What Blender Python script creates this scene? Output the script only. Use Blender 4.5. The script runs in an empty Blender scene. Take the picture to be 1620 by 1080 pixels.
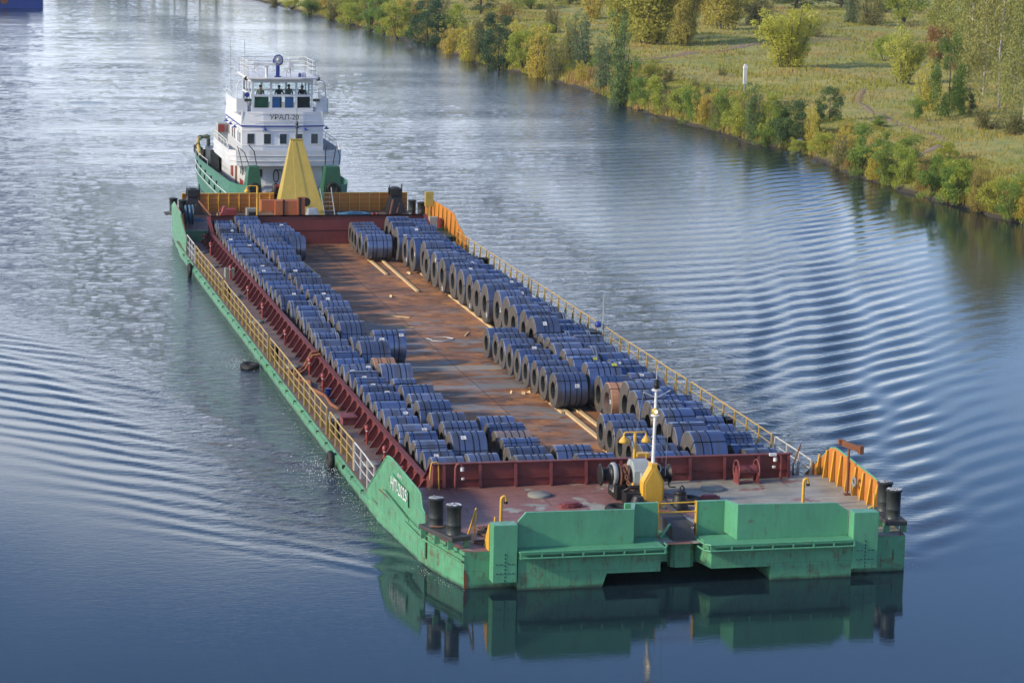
import bpy, bmesh, math, random
import numpy as np
from mathutils import Vector, Matrix
random.seed(7); RNG = np.random.default_rng(7)
SC = bpy.context.scene
COL = SC.collection
R = math.radians
# ------------------------------------------------------------------ camera
CAM_POS = Vector((-24.512, -86.606, 20.913))
YAW, PITCH, ROLL = 0.23476, 0.17549, 0.02252
def _cam_axes():
    cy, sy, cp, sp, cr, sr = math.cos(YAW), math.sin(YAW), math.cos(PITCH), math.sin(PITCH), math.cos(ROLL), math.sin(ROLL)
    f = Vector((sy*cp, cy*cp, -sp)); r = Vector((cy, -sy, 0)); u = r.cross(f)
    return cr*r + sr*u, -sr*r + cr*u, f
cx, cu, cf = _cam_axes()
cam_data = bpy.data.cameras.new('camera'); cam = bpy.data.objects.new('camera', cam_data); COL.objects.link(cam)
m = Matrix.Identity(4)
for i in range(3):
    m[i][0] = cx[i]; m[i][1] = cu[i]; m[i][2] = -cf[i]; m[i][3] = CAM_POS[i]
cam.matrix_world = m
cam_data.sensor_width = 36; cam_data.lens = 4141.46/1620*36
cam_data.clip_start = 1; cam_data.clip_end = 6000
SC.camera = cam
# ------------------------------------------------------------------ world, sun, exposure
SUN_EL, SUN_AZ = R(25), R(-100)          # low sun from the left, a little behind the boats
world = bpy.data.worlds.new('World'); SC.world = world; world.use_nodes = True
nt = world.node_tree; nt.nodes.clear()
def N(t, typ, **kw):
    n = t.nodes.new(typ)
    for k, v in kw.items():
        if k.startswith('i_'): n.inputs[k[2:].replace('_', ' ')].default_value = v
        else: setattr(n, k, v)
    return n
out = N(nt, 'ShaderNodeOutputWorld'); bg = N(nt, 'ShaderNodeBackground')
sky = N(nt, 'ShaderNodeTexSky', sky_type='NISHITA'); sky.sun_disc = False
sky.sun_elevation = SUN_EL; sky.sun_rotation = SUN_AZ; sky.altitude = 0; sky.air_density = 1.0; sky.dust_density = 1.2; sky.ozone_density = 2.0
tc = N(nt, 'ShaderNodeTexCoord'); sep = N(nt, 'ShaderNodeSeparateXYZ'); nt.links.new(tc.outputs['Generated'], sep.inputs[0])
# cloud layer: direction projected on a flat cloud deck
addz = N(nt, 'ShaderNodeMath', operation='ADD'); addz.inputs[1].default_value = 0.10; nt.links.new(sep.outputs['Z'], addz.inputs[0])
mx = N(nt, 'ShaderNodeMath', operation='MAXIMUM'); mx.inputs[1].default_value = 0.05; nt.links.new(addz.outputs[0], mx.inputs[0])
dv = N(nt, 'ShaderNodeVectorMath', operation='DIVIDE'); nt.links.new(tc.outputs['Generated'], dv.inputs[0])
cmb = N(nt, 'ShaderNodeCombineXYZ'); nt.links.new(mx.outputs[0], cmb.inputs[0]); nt.links.new(mx.outputs[0], cmb.inputs[1]); cmb.inputs[2].default_value = 1.0
nt.links.new(cmb.outputs[0], dv.inputs[1])
mp = N(nt, 'ShaderNodeMapping'); mp.inputs['Scale'].default_value = (0.55, 0.8, 0.0); mp.inputs['Location'].default_value = (3.1, 1.7, 0.0)
nt.links.new(dv.outputs[0], mp.inputs['Vector'])
cn = N(nt, 'ShaderNodeTexNoise'); cn.inputs['Scale'].default_value = 1.0; cn.inputs['Detail'].default_value = 7; cn.inputs['Roughness'].default_value = 0.55
nt.links.new(mp.outputs[0], cn.inputs['Vector'])
# more cloud towards the horizon
mr = N(nt, 'ShaderNodeMapRange'); mr.inputs['From Min'].default_value = 0.04; mr.inputs['From Max'].default_value = 0.27
mr.inputs['To Min'].default_value = 0.26; mr.inputs['To Max'].default_value = -0.05; nt.links.new(sep.outputs['Z'], mr.inputs['Value'])
ad2 = N(nt, 'ShaderNodeMath', operation='ADD'); nt.links.new(cn.outputs['Fac'], ad2.inputs[0]); nt.links.new(mr.outputs[0], ad2.inputs[1])
# the cloud bank lies over the left side of the river, the sky clears to the right
mrx = N(nt, 'ShaderNodeMapRange'); mrx.inputs['From Min'].default_value = 0.0; mrx.inputs['From Max'].default_value = 0.42; mrx.inputs['To Min'].default_value = 0.06; mrx.inputs['To Max'].default_value = -0.07; nt.links.new(sep.outputs['X'], mrx.inputs['Value'])
ad3 = N(nt, 'ShaderNodeMath', operation='ADD'); nt.links.new(ad2.outputs[0], ad3.inputs[0]); nt.links.new(mrx.outputs[0], ad3.inputs[1])
cr = N(nt, 'ShaderNodeMapRange', interpolation_type='SMOOTHSTEP'); cr.inputs['From Min'].default_value = 0.49; cr.inputs['From Max'].default_value = 0.74; nt.links.new(ad3.outputs[0], cr.inputs['Value'])
mixc = N(nt, 'ShaderNodeMix', data_type='RGBA')
nt.links.new(cr.outputs[0], mixc.inputs['Factor']); tint = N(nt, 'ShaderNodeMix', data_type='RGBA', blend_type='MULTIPLY'); tint.inputs['Factor'].default_value = 1.0; tint.inputs[7].default_value = (.80, .93, 1.19, 1); nt.links.new(sky.outputs[0], tint.inputs[6])
nt.links.new(tint.outputs[2], mixc.inputs[6]); mixc.inputs[7].default_value = (7.6, 8.3, 9.4, 1)
nt.links.new(mixc.outputs[2], bg.inputs['Color']); bg.inputs['Strength'].default_value = 0.13
nt.links.new(bg.outputs[0], out.inputs['Surface'])
sun_d = bpy.data.lights.new('sun', 'SUN'); sun_d.energy = 3.2; sun_d.angle = R(5.0); sun_d.color = (1.0, 0.85, 0.62)
sun = bpy.data.objects.new('sun', sun_d); COL.objects.link(sun)
sd = Vector((math.sin(SUN_AZ)*math.cos(SUN_EL), math.cos(SUN_AZ)*math.cos(SUN_EL), math.sin(SUN_EL)))
sun.rotation_euler = sd.to_track_quat('Z', 'Y').to_euler(); sun.location = sd*200
vs = SC.view_settings; vs.view_transform = 'Standard'; vs.look = 'None'; vs.exposure = 0.66; vs.gamma = 1.0
SC.render.engine = 'CYCLES'; SC.render.resolution_x = 1024; SC.render.resolution_y = 682
SC.cycles.max_bounces = 6; SC.cycles.diffuse_bounces = 3; SC.cycles.glossy_bounces = 4; SC.cycles.transparent_max_bounces = 8
# ------------------------------------------------------------------ helpers
class MB:
    """collects shapes into one mesh"""
    def __init__(s): s.v = []; s.f = []; s.mi = []; s.cur = 0; s.sm = []
    def add(s, vs, fs, smooth=False):
        b = len(s.v); s.v += [tuple(p) for p in vs]; s.f += [tuple(b+i for i in f) for f in fs]
        s.mi += [s.cur]*len(fs); s.sm += [smooth]*len(fs); return s
    def box(s, a, b):
        x0, y0, z0 = a; x1, y1, z1 = b
        return s.add([(x0,y0,z0),(x1,y0,z0),(x1,y1,z0),(x0,y1,z0),(x0,y0,z1),(x1,y0,z1),(x1,y1,z1),(x0,y1,z1)],
                     [(0,3,2,1),(4,5,6,7),(0,1,5,4),(1,2,6,5),(2,3,7,6),(3,0,4,7)])
    def hexa(s, bot, top):
        return s.add(list(bot)+list(top), [(3,2,1,0),(4,5,6,7),(0,1,5,4),(1,2,6,5),(2,3,7,6),(3,0,4,7)])
    def prism(s, poly, z0, z1):
        n = len(poly); v = [(x,y,z0) for x,y in poly]+[(x,y,z1) for x,y in poly]
        return s.add(v, [tuple(range(n-1,-1,-1)), tuple(range(n,2*n))]+[(i,(i+1)%n,n+(i+1)%n,n+i) for i in range(n)])
    def extr(s, pts, d):
        """planar outline of 3d points extruded by vector d"""
        n = len(pts); P = [Vector(p) for p in pts]; d = Vector(d)
        return s.add([tuple(p) for p in P]+[tuple(p+d) for p in P],
                     [tuple(range(n-1,-1,-1)), tuple(range(n,2*n))]+[(i,(i+1)%n,n+(i+1)%n,n+i) for i in range(n)])
    def cyl(s, p, q, r, n=16, r2=None, cap=True):
        p = Vector(p); q = Vector(q); r2 = r if r2 is None else r2
        d = (q-p).normalized(); a = d.orthogonal().normalized(); b = d.cross(a)
        vs = [p+r*(math.cos(2*math.pi*i/n)*a+math.sin(2*math.pi*i/n)*b) for i in range(n)]+[q+r2*(math.cos(2*math.pi*i/n)*a+math.sin(2*math.pi*i/n)*b) for i in range(n)]
        s.add(vs, [(i,(i+1)%n,n+(i+1)%n,n+i) for i in range(n)], True)
        if cap: s.add(vs, [tuple(range(n-1,-1,-1)), tuple(range(n,2*n))])
        return s
    def tube(s, pts, r, n=8):
        P = [Vector(p) for p in pts]; rings = []
        prev = None
        for i, p in enumerate(P):
            d = (P[min(i+1,len(P)-1)]-P[max(i-1,0)]).normalized()
            a = d.orthogonal().normalized() if prev is None else (prev-d*prev.dot(d)).normalized()
            prev = a; b = d.cross(a)
            rings += [p+r*(math.cos(2*math.pi*k/n)*a+math.sin(2*math.pi*k/n)*b) for k in range(n)]
        fs = [(i*n+k, i*n+(k+1)%n, (i+1)*n+(k+1)%n, (i+1)*n+k) for i in range(len(P)-1) for k in range(n)]
        s.add(rings, fs, True); s.add(rings, [tuple(range(n-1,-1,-1)), tuple(range((len(P)-1)*n, len(P)*n))]); return s
    def lathe(s, prof, c=(0,0,0), n=20, ax='z'):
        """profile of (r, h) turned about an axis"""
        vs = []
        for r, h in prof:
            for k in range(n):
                t = 2*math.pi*k/n; a, b = r*math.cos(t), r*math.sin(t)
                vs.append({'z':(c[0]+a,c[1]+b,c[2]+h),'x':(c[0]+h,c[1]+a,c[2]+b),'y':(c[0]+b,c[1]+h,c[2]+a)}[ax])
        fs = [(i*n+k, i*n+(k+1)%n, (i+1)*n+(k+1)%n, (i+1)*n+k) for i in range(len(prof)-1) for k in range(n)]
        s.add(vs, fs, True)
        if prof[0][0] > 1e-4: s.add(vs[:n], [tuple(range(n-1,-1,-1))])
        if prof[-1][0] > 1e-4: s.add(vs[-n:], [tuple(range(n))])
        return s
    def torus(s, c, R_, r, ax='x', n=24, m=10):
        prof = [(R_+r*math.cos(2*math.pi*j/m), r*math.sin(2*math.pi*j/m)) for j in range(m+1)]
        vs = []
        for rr, h in prof[:m]:
            for k in range(n):
                t = 2*math.pi*k/n; a, b = rr*math.cos(t), rr*math.sin(t)
                vs.append({'z':(c[0]+a,c[1]+b,c[2]+h),'x':(c[0]+h,c[1]+a,c[2]+b),'y':(c[0]+b,c[1]+h,c[2]+a)}[ax])
        return s.add(vs, [(i*n+k, i*n+(k+1)%n, ((i+1)%m)*n+(k+1)%n, ((i+1)%m)*n+k) for i in range(m) for k in range(n)], True)
    def mesh(s, name, mats, bev=0.0):
        me = bpy.data.meshes.new(name); me.from_pydata(s.v, [], s.f)
        for mm in (mats if isinstance(mats, (list, tuple)) else [mats]): me.materials.append(mm)
        for p, i, sm in zip(me.polygons, s.mi, s.sm): p.material_index = i; p.use_smooth = sm
        bm = bmesh.new(); bm.from_mesh(me); bmesh.ops.recalc_face_normals(bm, faces=bm.faces)
        if bev > 0:
            ed = [e for e in bm.edges if len(e.link_faces) == 2 and e.calc_face_angle(0) > 0.6]
            bmesh.ops.bevel(bm, geom=ed, offset=bev, segments=2, profile=0.6, affect='EDGES', clamp_overlap=True)
        bm.to_mesh(me); bm.free(); me.update(); return me
    def build(s, name, mats, parent=None, bev=0.0, label=None):
        o = bpy.data.objects.new(name, s.mesh(name, mats, bev)); COL.objects.link(o)
        if parent is not None: o.parent = parent
        if label: o['label'] = label
        return o
def tag(o, label, cat, group=None):
    o['label'] = label; o['category'] = cat
    if group: o['group'] = group
    return o
def empty(name, loc=(0,0,0), rz=0):
    o = bpy.data.objects.new(name, None); COL.objects.link(o); o.location = loc; o.rotation_euler = (0,0,rz); o.empty_display_size = .3
    return o
def copy_tree(o, parent=None):
    c = o.copy(); COL.objects.link(c)
    if parent is not None: c.parent = parent
    for ch in list(o.children): copy_tree(ch, c)
    return c
# ------------------------------------------------------------------ materials
def newmat(name):
    mt = bpy.data.materials.new(name); mt.use_nodes = True; t = mt.node_tree
    b = t.nodes['Principled BSDF']; return mt, t, b
def noise(t, vec, scale, detail=4, rough=.55, dist=0.0):
    n = t.nodes.new('ShaderNodeTexNoise'); n.inputs['Scale'].default_value = scale; n.inputs['Detail'].default_value = detail
    n.inputs['Roughness'].default_value = rough; n.inputs['Distortion'].default_value = dist
    if vec is not None: t.links.new(vec, n.inputs['Vector'])
    return n.outputs['Fac']
def ramp(t, fac, stops):
    r = t.nodes.new('ShaderNodeValToRGB'); e = r.color_ramp.elements
    while len(e) < len(stops): e.new(0.5)
    for el, (p, c) in zip(e, stops):
        el.position = p; el.color = (c[0], c[1], c[2], 1) if isinstance(c, (tuple, list)) else (c, c, c, 1)
    t.links.new(fac, r.inputs[0]); return r.outputs[0]
def mix(t, fac, a, b, mode='MIX'):
    n = t.nodes.new('ShaderNodeMix'); n.data_type = 'RGBA'; n.blend_type = mode
    for idx, v in ((0, fac), (6, a), (7, b)):
        if isinstance(v, bpy.types.NodeSocket): t.links.new(v, n.inputs[idx])
        elif idx == 0: n.inputs[0].default_value = v
        else: n.inputs[idx].default_value = (v[0], v[1], v[2], 1)
    return n.outputs[2]
def vec(t, scale=(1,1,1), src='Object'):
    c = t.nodes.new('ShaderNodeTexCoord'); mpn = t.nodes.new('ShaderNodeMapping'); mpn.inputs['Scale'].default_value = scale
    t.links.new(c.outputs[src], mpn.inputs['Vector']); return mpn.outputs[0]
def bump(t, b, h, strength=.3, dist=.02):
    n = t.nodes.new('ShaderNodeBump'); n.inputs['Strength'].default_value = strength; n.inputs['Distance'].default_value = dist
    t.links.new(h, n.inputs['Height']); t.links.new(n.outputs[0], b.inputs['Normal'])
def paint(name, col, dark=None, rust=0.0, rough=.5, metal=0.0, sc=1.0, rustcol=(.16,.055,.025), grime=.35, wet=False):
    mt, t, b = newmat(name)
    dark = dark or tuple(c*.6 for c in col)
    v = vec(t); vs_ = vec(t, (3, 3, .5))
    base = mix(t, ramp(t, noise(t, v, .9*sc, 6, .65), [(.3, 0), (.75, 1)]), dark, col)
    base = mix(t, ramp(t, noise(t, vs_, 2.2*sc, 6, .7), [(.42, 0), (.85, grime)]), base, tuple(c*.45 for c in col))
    base = mix(t, ramp(t, noise(t, v, 14*sc, 3, .6), [(.62, 0), (.8, .25)]), base, tuple(min(1, c*1.5+.03) for c in col))
    if rust > 0:
        rm = mix(t, .5, ramp(t, noise(t, v, 2.6*sc, 8, .7), [(.72-.3*rust, 0), (.80-.25*rust, 1)]), ramp(t, noise(t, vs_, 3*sc, 6, .7), [(.70-.28*rust, 0), (.80-.25*rust, 1)]))
        rc = mix(t, noise(t, v, 9*sc, 4), rustcol, tuple(c*.4 for c in rustcol))
        base = mix(t, rm, base, rc)
    if wet:      # slimy, rust-stained band just above the water
        sp = t.nodes.new('ShaderNodeSeparateXYZ'); t.links.new(v, sp.inputs[0]); za = t.nodes.new('ShaderNodeMath'); za.operation = 'MULTIPLY_ADD'; za.inputs[1].default_value = .30; t.links.new(noise(t, v, 1.6, 6, .7), za.inputs[0]); t.links.new(sp.outputs[2], za.inputs[2])
        zr = t.nodes.new('ShaderNodeMapRange'); zr.inputs['From Min'].default_value = -.90; zr.inputs['From Max'].default_value = -1.02; t.links.new(za.outputs[0], zr.inputs['Value'])
        base = mix(t, zr.outputs[0], base, (.030,.055,.035))
        # thin weld seams between the plates
        sq = t.nodes.new('ShaderNodeTexBrick'); sq.inputs['Scale'].default_value = 1.0; sq.inputs['Brick Width'].default_value = 1.9; sq.inputs['Row Height'].default_value = .62; sq.inputs['Mortar Size'].default_value = .008; sq.inputs['Color1'].default_value = (1,1,1,1); sq.inputs['Color2'].default_value = (.90,.90,.90,1); sq.inputs['Mortar'].default_value = (.60,.60,.60,1)
        cb = t.nodes.new('ShaderNodeCombineXYZ'); ad = t.nodes.new('ShaderNodeMath'); ad.operation = 'ADD'; t.links.new(sp.outputs[0], ad.inputs[0]); t.links.new(sp.outputs[1], ad.inputs[1]); t.links.new(ad.outputs[0], cb.inputs[0]); t.links.new(sp.outputs[2], cb.inputs[1]); t.links.new(cb.outputs[0], sq.inputs['Vector'])
        base = mix(t, .8, base, mix(t, 1.0, base, sq.outputs['Color'], 'MULTIPLY'))
    t.links.new(base, b.inputs['Base Color'])
    t.links.new(ramp(t, noise(t, v, 5*sc, 4), [(.3, max(.05, rough-.12)), (.7, min(1, rough+.15))]), b.inputs['Roughness'])
    b.inputs['Metallic'].default_value = metal
    bump(t, b, noise(t, v, 1.3 if wet else 6*sc, 5, .6), .5 if wet else .25, .05 if wet else .015)
    return mt
M = {}
M['green'] = paint('green_hull_paint', (.10,.335,.18), (.070,.25,.14), rust=.64, wet=True, rough=.42)
M['green2'] = paint('green_bulwark_paint', (.095,.325,.18), (.075,.26,.15), rust=.38, rough=.40)
M['dgreen'] = paint('dark_green_paint', (.02,.12,.06), rust=.12, rough=.5)
M['tgreen'] = paint('tug_green_paint', (.05,.19,.13), (.04,.15,.10), rust=.12, rough=.45)
M['red'] = paint('oxide_red_paint', (.165,.032,.030), (.12,.025,.024), rust=.12, rough=.55, grime=.3)
M['redw'] = paint('oxide_red_wall', (.20,.045,.045), (.15,.035,.036), rust=.1, rough=.6, grime=.35)
M['rail'] = paint('yellow_rail_paint', (.48,.33,.09), (.38,.25,.07), rust=.28, rough=.5)
M['railw'] = paint('white_rail_paint', (.62,.60,.54), rust=.18, rough=.5)
M['orange'] = paint('orange_inner_paint', (.52,.20,.035), (.42,.15,.03), rust=.14, rough=.5)
M['yel'] = paint('yellow_ochre_paint', (.44,.33,.065), (.36,.27,.055), rust=.08, rough=.5)
M['yel2'] = paint('mast_yellow_paint', (.62,.36,.04), (.52,.30,.04), rust=.06, rough=.45)
M['obox'] = paint('orange_box_paint', (.40,.12,.04), (.33,.10,.035), rust=.16, rough=.5)
M['black'] = paint('black_steel', (.020,.021,.023), (.012,.012,.013), rust=.10, rough=.5, metal=.3)
M['boll'] = paint('bollard_steel', (.060,.072,.070), (.035,.042,.044), rust=.2, rough=.45, metal=.4)
M['plinth'] = paint('plinth_steel', (.05,.05,.05), rust=.25, rough=.6)
M['rubber'] = paint('rubber', (.012,.012,.013), rough=.75)
M['grey'] = paint('winch_grey', (.34,.37,.36), (.27,.30,.30), rust=.15, rough=.5)
M['white'] = paint('white_superstructure', (.58,.60,.62), (.50,.52,.54), rust=.10, rough=.4, grime=.12)
M['white2'] = paint('plain_white', (.75,.75,.74), rough=.45, grime=.1)
M['blue'] = paint('blue_paint', (.02,.05,.30), rough=.35)
M['pblue'] = paint('panel_blue', (.03,.16,.46), rough=.4)
M['redp'] = paint('bright_red_paint', (.30,.045,.038), rust=.08, rough=.5)
M['rust'] = paint('rusty_steel', (.20,.075,.035), (.11,.045,.025), rust=.5, rough=.85)
M['rope'] = paint('rope_brown', (.16,.085,.055), rough=.9, sc=3)
M['bluerope'] = paint('blue_rope', (.05,.16,.30), rough=.9, sc=3)
M['tarp'] = paint('pale_tarp', (.30,.36,.42), rough=.5)
M['wood'] = paint('new_timber', (.58,.42,.22), (.48,.34,.17), rough=.8)
M['hose'] = paint('rust_hose', (.27,.10,.045), rough=.8)
M['dblue'] = paint('faded_blue', (.06,.15,.24), rust=.25, rough=.55)
M['conc'] = paint('pale_concrete', (.25,.26,.23), rough=.9)
M['skin'] = paint('skin', (.45,.27,.2), rough=.6); M['cloth'] = paint('dark_cloth', (.03,.035,.045), rough=.9); M['cloth2'] = paint('grey_cloth', (.16,.17,.17), rough=.9)
M['bark'] = paint('bark', (.10,.08,.055), rough=.95); M['birch'] = paint('birch_bark', (.55,.53,.48), (.25,.23,.2), rough=.9)
M['paper'] = paint('paper_tag', (.72,.73,.74), rough=.7, grime=.25)
M['ypaper'] = paint('yellow_tag', (.65,.68,.06), rough=.7)
M['silver'] = paint('edge_strip', (.45,.50,.55), rough=.35, metal=.6)
M['strap'] = paint('steel_strap', (.012,.014,.020), rough=.4, metal=.4)
M['ship'] = paint('blue_ship_paint', (.015,.06,.30), (.012,.05,.25), rust=.05, rough=.4)
def glass(name, col):
    mt, t, b = newmat(name); b.inputs['Base Color'].default_value = (*col, 1); b.inputs['Roughness'].default_value = .04
    b.inputs['Specular IOR Level'].default_value = .7; return mt
M['glass'] = glass('dark_window_glass', (.03,.045,.05))
def clear():
    mt, t, b = newmat('wheelhouse_glass'); b.inputs['Base Color'].default_value = (.85,.95,.95,1); b.inputs['Roughness'].default_value = .02
    b.inputs['Transmission Weight'].default_value = 1.0; b.inputs['IOR'].default_value = 1.02
    b.inputs['Specular IOR Level'].default_value = .5
    return mt
M['clear'] = clear()
def emis():
    mt, t, b = newmat('glowing_bead'); b.inputs['Emission Color'].default_value = (1,.75,.45,1); b.inputs['Emission Strength'].default_value = 5; return mt
M['lamp'] = emis()
def steel(name, col, col2, rust=.0, rough=.36, metal=.75):
    mt, t, b = newmat(name); v = vec(t); oi = t.nodes.new('ShaderNodeObjectInfo')
    va = t.nodes.new('ShaderNodeVectorMath'); va.operation = 'ADD'; t.links.new(v, va.inputs[0])
    sc_ = t.nodes.new('ShaderNodeVectorMath'); sc_.operation = 'SCALE'; sc_.inputs['Scale'].default_value = 1.0
    t.links.new(oi.outputs['Location'], sc_.inputs[0]); t.links.new(sc_.outputs[0], va.inputs[1]); vv = va.outputs[0]
    base = mix(t, ramp(t, noise(t, vv, .8, 4), [(.3, 0), (.7, 1)]), col, col2)
    # broad bands round the coil, dusty and dull in places
    mpn = t.nodes.new('ShaderNodeMapping'); mpn.inputs['Scale'].default_value = (3.2, .15, .15); t.links.new(vv, mpn.inputs['Vector'])
    bands = noise(t, mpn.outputs[0], 1.0, 2)
    base = mix(t, ramp(t, bands, [(.54, 0), (.60, .55)]), base, (.15,.135,.115))
    base = mix(t, ramp(t, noise(t, vv, 4, 7, .7), [(.60-.3*rust, 0), (.72-.3*rust, .35+.6*rust)]), base, (.30,.12,.04) if rust > .3 else (.17,.13,.10))
    hs = t.nodes.new('ShaderNodeHueSaturation'); t.links.new(base, hs.inputs['Color']); t.links.new(ramp(t, oi.outputs['Random'], [(0, .72), (.5, 1.0), (1, 1.22)]), hs.inputs['Value'])
    m5 = t.nodes.new('ShaderNodeMath'); m5.operation = 'MULTIPLY'; m5.inputs[1].default_value = 7.3; t.links.new(oi.outputs['Random'], m5.inputs[0]); fr = t.nodes.new('ShaderNodeMath'); fr.operation = 'FRACT'; t.links.new(m5.outputs[0], fr.inputs[0])
    t.links.new(ramp(t, fr.outputs[0], [(0, .70), (1, 1.12)]), hs.inputs['Saturation']); base = hs.outputs[0]
    t.links.new(base, b.inputs['Base Color'])
    t.links.new(ramp(t, noise(t, vv, 2.5, 5), [(.3, rough-.07), (.7, rough+.14)]), b.inputs['Roughness'])
    b.inputs['Metallic'].default_value = metal
    bump(t, b, noise(t, vv, 3, 4), .15, .02)
    return mt
M['steel'] = steel('coil_steel', (.10,.15,.28), (.15,.205,.345))
M['steel_o'] = steel('rusty_coil_steel', (.42,.17,.05), (.34,.14,.05), rust=.7, rough=.6, metal=.1)
M['steel_b'] = steel('brown_coil_steel', (.17,.13,.12), (.13,.12,.14), rust=.45, rough=.5, metal=.3)
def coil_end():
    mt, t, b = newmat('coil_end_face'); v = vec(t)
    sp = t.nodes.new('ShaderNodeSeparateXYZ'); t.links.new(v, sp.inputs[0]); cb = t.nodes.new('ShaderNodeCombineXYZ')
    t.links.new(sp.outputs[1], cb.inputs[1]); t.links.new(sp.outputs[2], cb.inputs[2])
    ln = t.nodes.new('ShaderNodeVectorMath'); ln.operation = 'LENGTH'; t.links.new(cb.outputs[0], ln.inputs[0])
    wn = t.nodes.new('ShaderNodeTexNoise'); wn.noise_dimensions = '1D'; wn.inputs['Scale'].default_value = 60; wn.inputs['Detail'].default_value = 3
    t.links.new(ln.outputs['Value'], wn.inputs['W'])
    base = mix(t, ramp(t, wn.outputs['Fac'], [(.35, 0), (.65, 1)]), (.050,.046,.044), (.105,.096,.086))  # end face tones darkened to stand in for shade over the ship
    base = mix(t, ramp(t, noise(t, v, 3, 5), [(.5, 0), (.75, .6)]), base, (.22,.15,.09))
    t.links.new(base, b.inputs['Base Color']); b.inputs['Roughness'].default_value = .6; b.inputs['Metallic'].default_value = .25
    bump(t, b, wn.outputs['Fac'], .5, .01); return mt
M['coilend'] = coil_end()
def deckmat(name, kind):
    mt, t, b = newmat(name); v = vec(t, src='Object')
    br = t.nodes.new('ShaderNodeTexBrick'); br.inputs['Scale'].default_value = 1.0; br.inputs['Brick Width'].default_value = 6.0 if kind == 'fore' else 4.2; br.inputs['Row Height'].default_value = 1.5
    br.inputs['Mortar Size'].default_value = .035; br.inputs['Mortar Smooth'].default_value = .4
    br.inputs['Color1'].default_value = (.42,.42,.42,1); br.inputs['Color2'].default_value = (.66,.66,.66,1); br.inputs['Mortar'].default_value = (0,0,0,1); br.offset = .0 if kind == 'hold' else .5
    rot = t.nodes.new('ShaderNodeMapping'); rot.inputs['Rotation'].default_value = (0,0,0); t.links.new(v, rot.inputs['Vector']); t.links.new(rot.outputs[0], br.inputs['Vector'])
    sx = t.nodes.new('ShaderNodeSeparateXYZ'); t.links.new(v, sx.inputs[0])
    vst = vec(t, (.6, 1.1, 1))
    if kind == 'hold':
        base = mix(t, ramp(t, noise(t, vst, 1.3, 9, .72), [(.36, 0), (.60, 1)]), (.070,.038,.024), (.27,.112,.040))
        base = mix(t, ramp(t, noise(t, v, .55, 7, .7), [(.50, 0), (.60, .85)]), base, (.38,.160,.045))
        gp = ramp(t, noise(t, vec(t, (.25,.55,1)), 1.1, 7, .75, .5), [(.49, 0), (.56, .85)])
        yr = t.nodes.new('ShaderNodeMapRange'); yr.inputs['From Min'].default_value = 9; yr.inputs['From Max'].default_value = 14; t.links.new(sx.outputs[1], yr.inputs['Value'])
        yr2 = t.nodes.new('ShaderNodeMapRange'); yr2.inputs['From Min'].default_value = 44; yr2.inputs['From Max'].default_value = 36; yr2.inputs['To Min'].default_value = .25; t.links.new(sx.outputs[1], yr2.inputs['Value'])
        mm = t.nodes.new('ShaderNodeMath'); mm.operation = 'MULTIPLY'; t.links.new(yr.outputs[0], mm.inputs[0]); t.links.new(yr2.outputs[0], mm.inputs[1])
        m2 = t.nodes.new('ShaderNodeMath'); m2.operation = 'MULTIPLY'; t.links.new(mm.outputs[0], m2.inputs[0]); t.links.new(gp, m2.inputs[1])
        base = mix(t, m2.outputs[0], base, (.17,.18,.18))
        base = mix(t, ramp(t, noise(t, vec(t, (.3,2.2,1)), 2.2, 8, .75), [(.58, 0), (.67, .8)]), base, (.035,.030,.030))
        # worn pale plate strip across the middle of the hold
        st = t.nodes.new('ShaderNodeMath'); st.operation = 'COMPARE'; st.inputs[1].default_value = 26.4; st.inputs[2].default_value = .55; t.links.new(sx.outputs[1], st.inputs[0])
        s2 = t.nodes.new('ShaderNodeMath'); s2.operation = 'MULTIPLY'; t.links.new(st.outputs[0], s2.inputs[0]); t.links.new(ramp(t, noise(t, v, 1.8, 5), [(.32, 0), (.42, .85)]), s2.inputs[1])
        base = mix(t, s2.outputs[0], base, (.26,.25,.22))
        rough = .8
    elif kind == 'fore':
        pk = mix(t, ramp(t, noise(t, v, .9, 8, .7), [(.35, 0), (.65, 1)]), (.165,.078,.066), (.245,.122,.100))
        gr = mix(t, ramp(t, noise(t, v, 1.2, 6, .7), [(.35, 0), (.65, 1)]), (.22,.215,.175), (.31,.30,.255))
        xr = t.nodes.new('ShaderNodeMapRange'); xr.inputs['From Min'].default_value = -4.5; xr.inputs['From Max'].default_value = 3.0; xr.inputs['To Min'].default_value = -.14; xr.inputs['To Max'].default_value = .10; t.links.new(sx.outputs[0], xr.inputs['Value'])
        aa = t.nodes.new('ShaderNodeMath'); aa.operation = 'ADD'; t.links.new(noise(t, v, .75, 6, .6, .4), aa.inputs[0]); t.links.new(xr.outputs[0], aa.inputs[1])
        base = mix(t, ramp(t, aa.outputs[0], [(.49, 0), (.52, 1)]), pk, gr)
        base = mix(t, ramp(t, noise(t, v, 3.3, 8, .7), [(.62, 0), (.72, .7)]), base, (.24,.23,.22))
        base = mix(t, ramp(t, noise(t, v, 2.1, 7, .7), [(.63, 0), (.72, .7)]), base, (.10,.05,.03))
        rough = .6
    else:
        base = mix(t, ramp(t, noise(t, v, 1.1, 8, .7), [(.35, 0), (.65, 1)]), (.085,.055,.045), (.16,.11,.085))
        base = mix(t, ramp(t, noise(t, v, 2.3, 7, .7), [(.58, 0), (.68, .8)]), base, (.19,.18,.155))
        rough = .75
    base = mix(t, .85 if kind == 'hold' else .55, base, mix(t, 1.0, base, ramp(t, br.outputs['Color'], [(0, .35), (.42, .85), (.66, 1.25)]), 'MULTIPLY'))
    t.links.new(base, b.inputs['Base Color'])
    t.links.new(ramp(t, noise(t, v, 2, 5), [(.3, rough-.2), (.7, rough+.1)]), b.inputs['Roughness'])
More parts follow.
